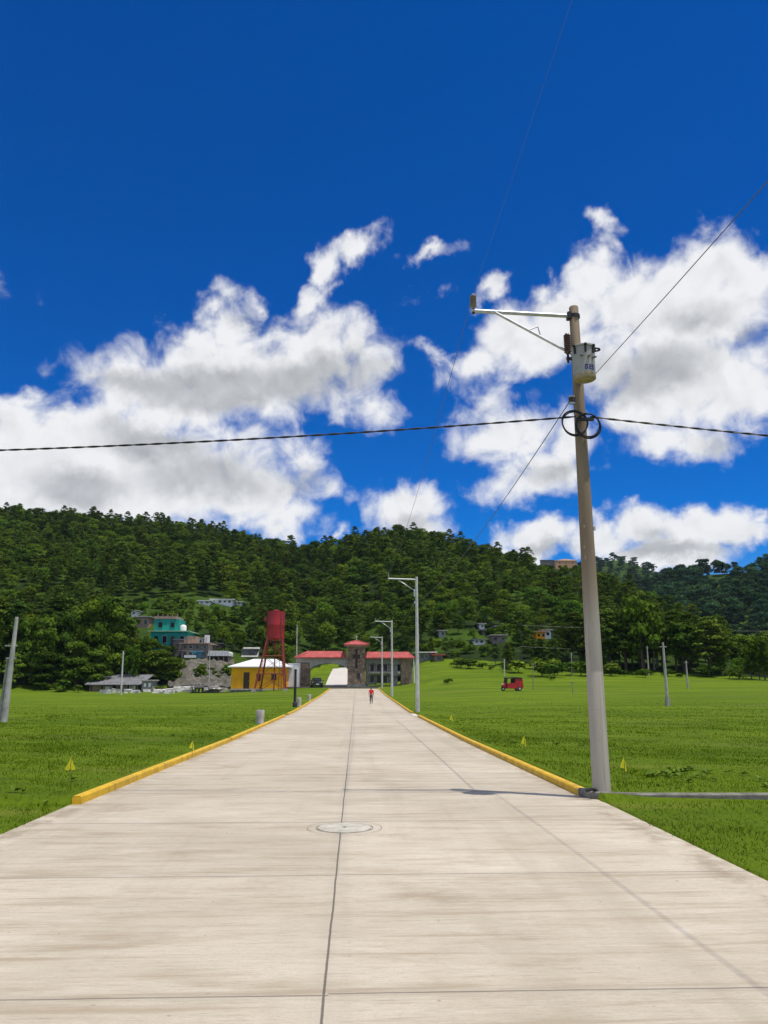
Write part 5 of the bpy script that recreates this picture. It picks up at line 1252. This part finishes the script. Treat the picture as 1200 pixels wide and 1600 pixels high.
row('bush', [272, 280, 291, 306, 318, 329, 338, 347, 356, 284, 312, 342], [(272, 1068), (280, 1060), (291, 1052), (306, 1060), (318, 1068), (329, 1050), (338, 1062), (347, 1056), (356, 1066), (360, 1066)], [(272, 1056), (280, 1050), (291, 1043), (306, 1052), (318, 1060), (329, 1041), (338, 1053), (347, 1048), (356, 1054), (360, 1054)], 'scrubby bush growing on the bare earth slope', 'bushes on the bare earth slope', 1, 1.2, cat='bush')
row('bush', [486, 492, 512, 503], [(486, 1068), (512, 1058)], [(486, 1056), (512, 1050)], 'shrub on the green bank seen through the arch', 'shrubs seen through the arch', 2, 1.3, cat='bush', rmin=131)

# hillside forest: scattered on the slopes, nearest ones as trees, the rest as one mass
def elev_px(x, y, z):
    d = Vector((x, y, z-CAMZ)); c = d.dot(cF); return 600+FPX*d.dot(cR)/c, 800-FPX*d.dot(cU)/c
CLEAR = [(480, 905, 30, 7), (560, 915, 40, 8), (590, 935, 34, 6), (660, 958, 34, 7), (740, 985, 44, 12), (120, 905, 30, 6), (420, 930, 22, 6), (240, 942, 60, 12), (215, 930, 40, 9), (345, 941, 48, 9), (285, 925, 30, 8), (1125, 905, 26, 10), (885, 884, 36, 8), (300, 1045, 75, 32), (275, 1000, 60, 28), (680, 1010, 46, 22), (770, 1010, 50, 14), (400, 1045, 60, 25), (530, 1050, 55, 25), (845, 992, 20, 9), (790, 970, 36, 6), (20, 920, 24, 6), (700, 990, 20, 8)]
def scatter():
    rs = np.random.RandomState(21); pts = []
    cell = {}
    def try_pts(n, rmin, rmax, amin, amax, gap, far):
        for _ in range(n):
            a = rs.uniform(amin, amax); r_ = math.sqrt(rs.uniform(rmin**2, rmax**2)); x, y = r_*math.sin(a), r_*math.cos(a)
            rf = np.interp(a, _fa, _fR); rr = np.interp(a, _ra, _rR)
            if r_ < rf+9: continue
            if not far and r_ > rr+26: continue
            if far and r_ < rr+60: continue
            g = gap*(1.0 if not far else 1.0); key = (int(x/g), int(y/g), far)
            bad = False
            for i in (-1, 0, 1):
                for j in (-1, 0, 1):
                    for q in cell.get((key[0]+i, key[1]+j, far), ()):
                        if (q[0]-x)**2+(q[1]-y)**2 < g*g: bad = True
            if bad: continue
            cell.setdefault(key, []).append((x, y)); pts.append((x, y, far))
    try_pts(26000, 140, 440, R(-36), R(36), 3.7, False)
    try_pts(9000, 330, 800, R(0), R(40), 8.0, True)
    try_pts(3500, 800, 1120, R(0), R(34), 11.0, True)
    return pts
PTS = scatter()
RT2 = random.Random(17); near, rest = [], []
for x, y, far in PTS:
    z = Z1(x, y); px, py = elev_px(x, y, z+4)
    if any(((px-c[0])/c[2])**2+((py-c[1])/c[3])**2 < 1 for c in CLEAR) and not far:
        for _ in range(3):
            xx, yy = x+RT2.uniform(-3, 3), y+RT2.uniform(-3, 3); hb = min(RT2.uniform(1.0, 3.6), clear_view(xx, yy, 9, 1.5))
            if RT2.random() < .62 and hb > .6: rest.append((math.hypot(xx, yy), xx, yy, RT2.choice(['bush', 'bush', 'bright']), hb, px, py))
        continue
    if far and any(((px-c[0])/c[2])**2+((py-c[1])/c[3])**2 < 1 for c in [(1128, 903, 30, 10), (1172, 892, 24, 7), (1085, 925, 20, 6)]): continue
    r_ = math.hypot(x, y)
    if not far:
        band = wob(x, y, 28)
        kind = 'pine' if (band > .15) != (RT2.random() < .25) else 'broad'
        H = RT2.uniform(5.6, 9.6)*(1.15 if kind == 'pine' else .92)*(1+.12*wob(x, y, 18))
        low = py > 925 and RT2.random() < .5
        if low: H *= .6
    else: kind, H = 'far', RT2.uniform(9, 15)
    if not far:
        H2 = clear_view(x, y, H, 3)
        if H2 < 2.2: continue
        if H2 < H*.6: kind = 'broad'
        H = min(H, H2)
    (near if (not far and r_ < 235 and -20 < px < 1180) else rest).append((r_, x, y, kind, H, px, py))
near.sort(); rest += near[150:]; near = near[:150]
for r_, x, y, kind, H, px, py in near:
    side = 'left of the water tower' if px < 410 else 'above the gate' if px < 660 else 'above the right field'
    tree(kind, x, y, H, f"{'pine' if kind == 'pine' else 'round leafy tree'} on the lower hillside {side}", f'lower hillside trees {side}', wide=RT2.uniform(.9, 1.25))
for kind in ('far',):
    for vi in range(3):
        q = rest.index(next(r for r in rest if r[3] == 'far' and r[5] > 1060 and r[0] < 560)); r_ = rest.pop(q)
        tree('far', r_[1], r_[2], r_[4], 'bluish tree on the farther hill at the right', 'trees of the far right hill', vi=vi)
for kind, n in (('pine', 5), ('broad', 5)):
    for vi in range(n):
        if (kind, vi) not in FIRST:
            q = next(i for i, r in enumerate(rest) if r[3] == kind); r_ = rest.pop(q)
            tree(kind, r_[1], r_[2], r_[4], 'tree on the upper hillside', 'upper hillside trees', vi=vi)
def forest(rows):
    keys = [k for k in VAR if k[0] in ('pine', 'broad', 'far', 'bush', 'bright')]; idx = {k: i for i, k in enumerate(keys)}
    n = len(rows); co = np.array([(r[1], r[2], Z1(r[1], r[2])-.3) for r in rows], np.float32)
    me = bpy.data.meshes.new('hillside_forest'); me.vertices.add(n); me.vertices.foreach_set('co', co.ravel())
    [me.attributes.new(a_, t_, 'POINT') for a_, t_ in (('variant', 'INT'), ('size', 'FLOAT_VECTOR'), ('turn', 'FLOAT'))]
    I, S, T = [], [], []
    for r in rows:
        k = (r[3], RT2.randrange(5 if r[3] in ('pine', 'broad') else 3)); I.append(idx[k]); s = r[4]/VAR[k][2]; w_ = s*RT2.uniform(.95, 1.35); S += [w_, w_, s]; T.append(RT2.uniform(0, 6.28))
    A = me.attributes
    A['variant'].data.foreach_set('value', I); A['size'].data.foreach_set('vector', S); A['turn'].data.foreach_set('value', T)
    o = link('hillside_forest', me); o['kind'] = 'stuff'
    g = bpy.data.node_groups.new('forest_scatter', 'GeometryNodeTree')
    g.interface.new_socket('Geometry', in_out='INPUT', socket_type='NodeSocketGeometry'); g.interface.new_socket('Geometry', in_out='OUTPUT', socket_type='NodeSocketGeometry')
    gi = g.nodes.new('NodeGroupInput'); go = g.nodes.new('NodeGroupOutput')
    ip = g.nodes.new('GeometryNodeInstanceOnPoints'); g.links.new(gi.outputs[0], ip.inputs['Points'])
    gj = g.nodes.new('GeometryNodeGeometryToInstance'); jn = g.nodes.new('GeometryNodeJoinGeometry')
    for k in reversed(keys):
        oi = g.nodes.new('GeometryNodeObjectInfo'); oi.inputs['Object'].default_value = FIRST[k]; oi.inputs['As Instance'].default_value = True
        g.links.new(oi.outputs['Geometry'], jn.inputs[0])
    g.links.new(jn.outputs[0], ip.inputs['Instance']); ip.inputs['Pick Instance'].default_value = True
    def na(name, typ):
        q = g.nodes.new('GeometryNodeInputNamedAttribute'); q.data_type = typ; q.inputs['Name'].default_value = name; return q.outputs['Attribute']
    g.links.new(na('variant', 'INT'), ip.inputs['Instance Index']); g.links.new(na('size', 'FLOAT_VECTOR'), ip.inputs['Scale'])
    cx = g.nodes.new('ShaderNodeCombineXYZ'); g.links.new(na('turn', 'FLOAT'), cx.inputs[2])
    er = g.nodes.new('FunctionNodeEulerToRotation'); g.links.new(cx.outputs[0], er.inputs[0]); g.links.new(er.outputs[0], ip.inputs['Rotation'])
    g.nodes.remove(gj); g.links.new(ip.outputs[0], go.inputs[0])
    m = o.modifiers.new('scatter', 'NODES'); m.node_group = g
    return o
forest(rest)
print('trees near', len(near), 'mass', len(rest))
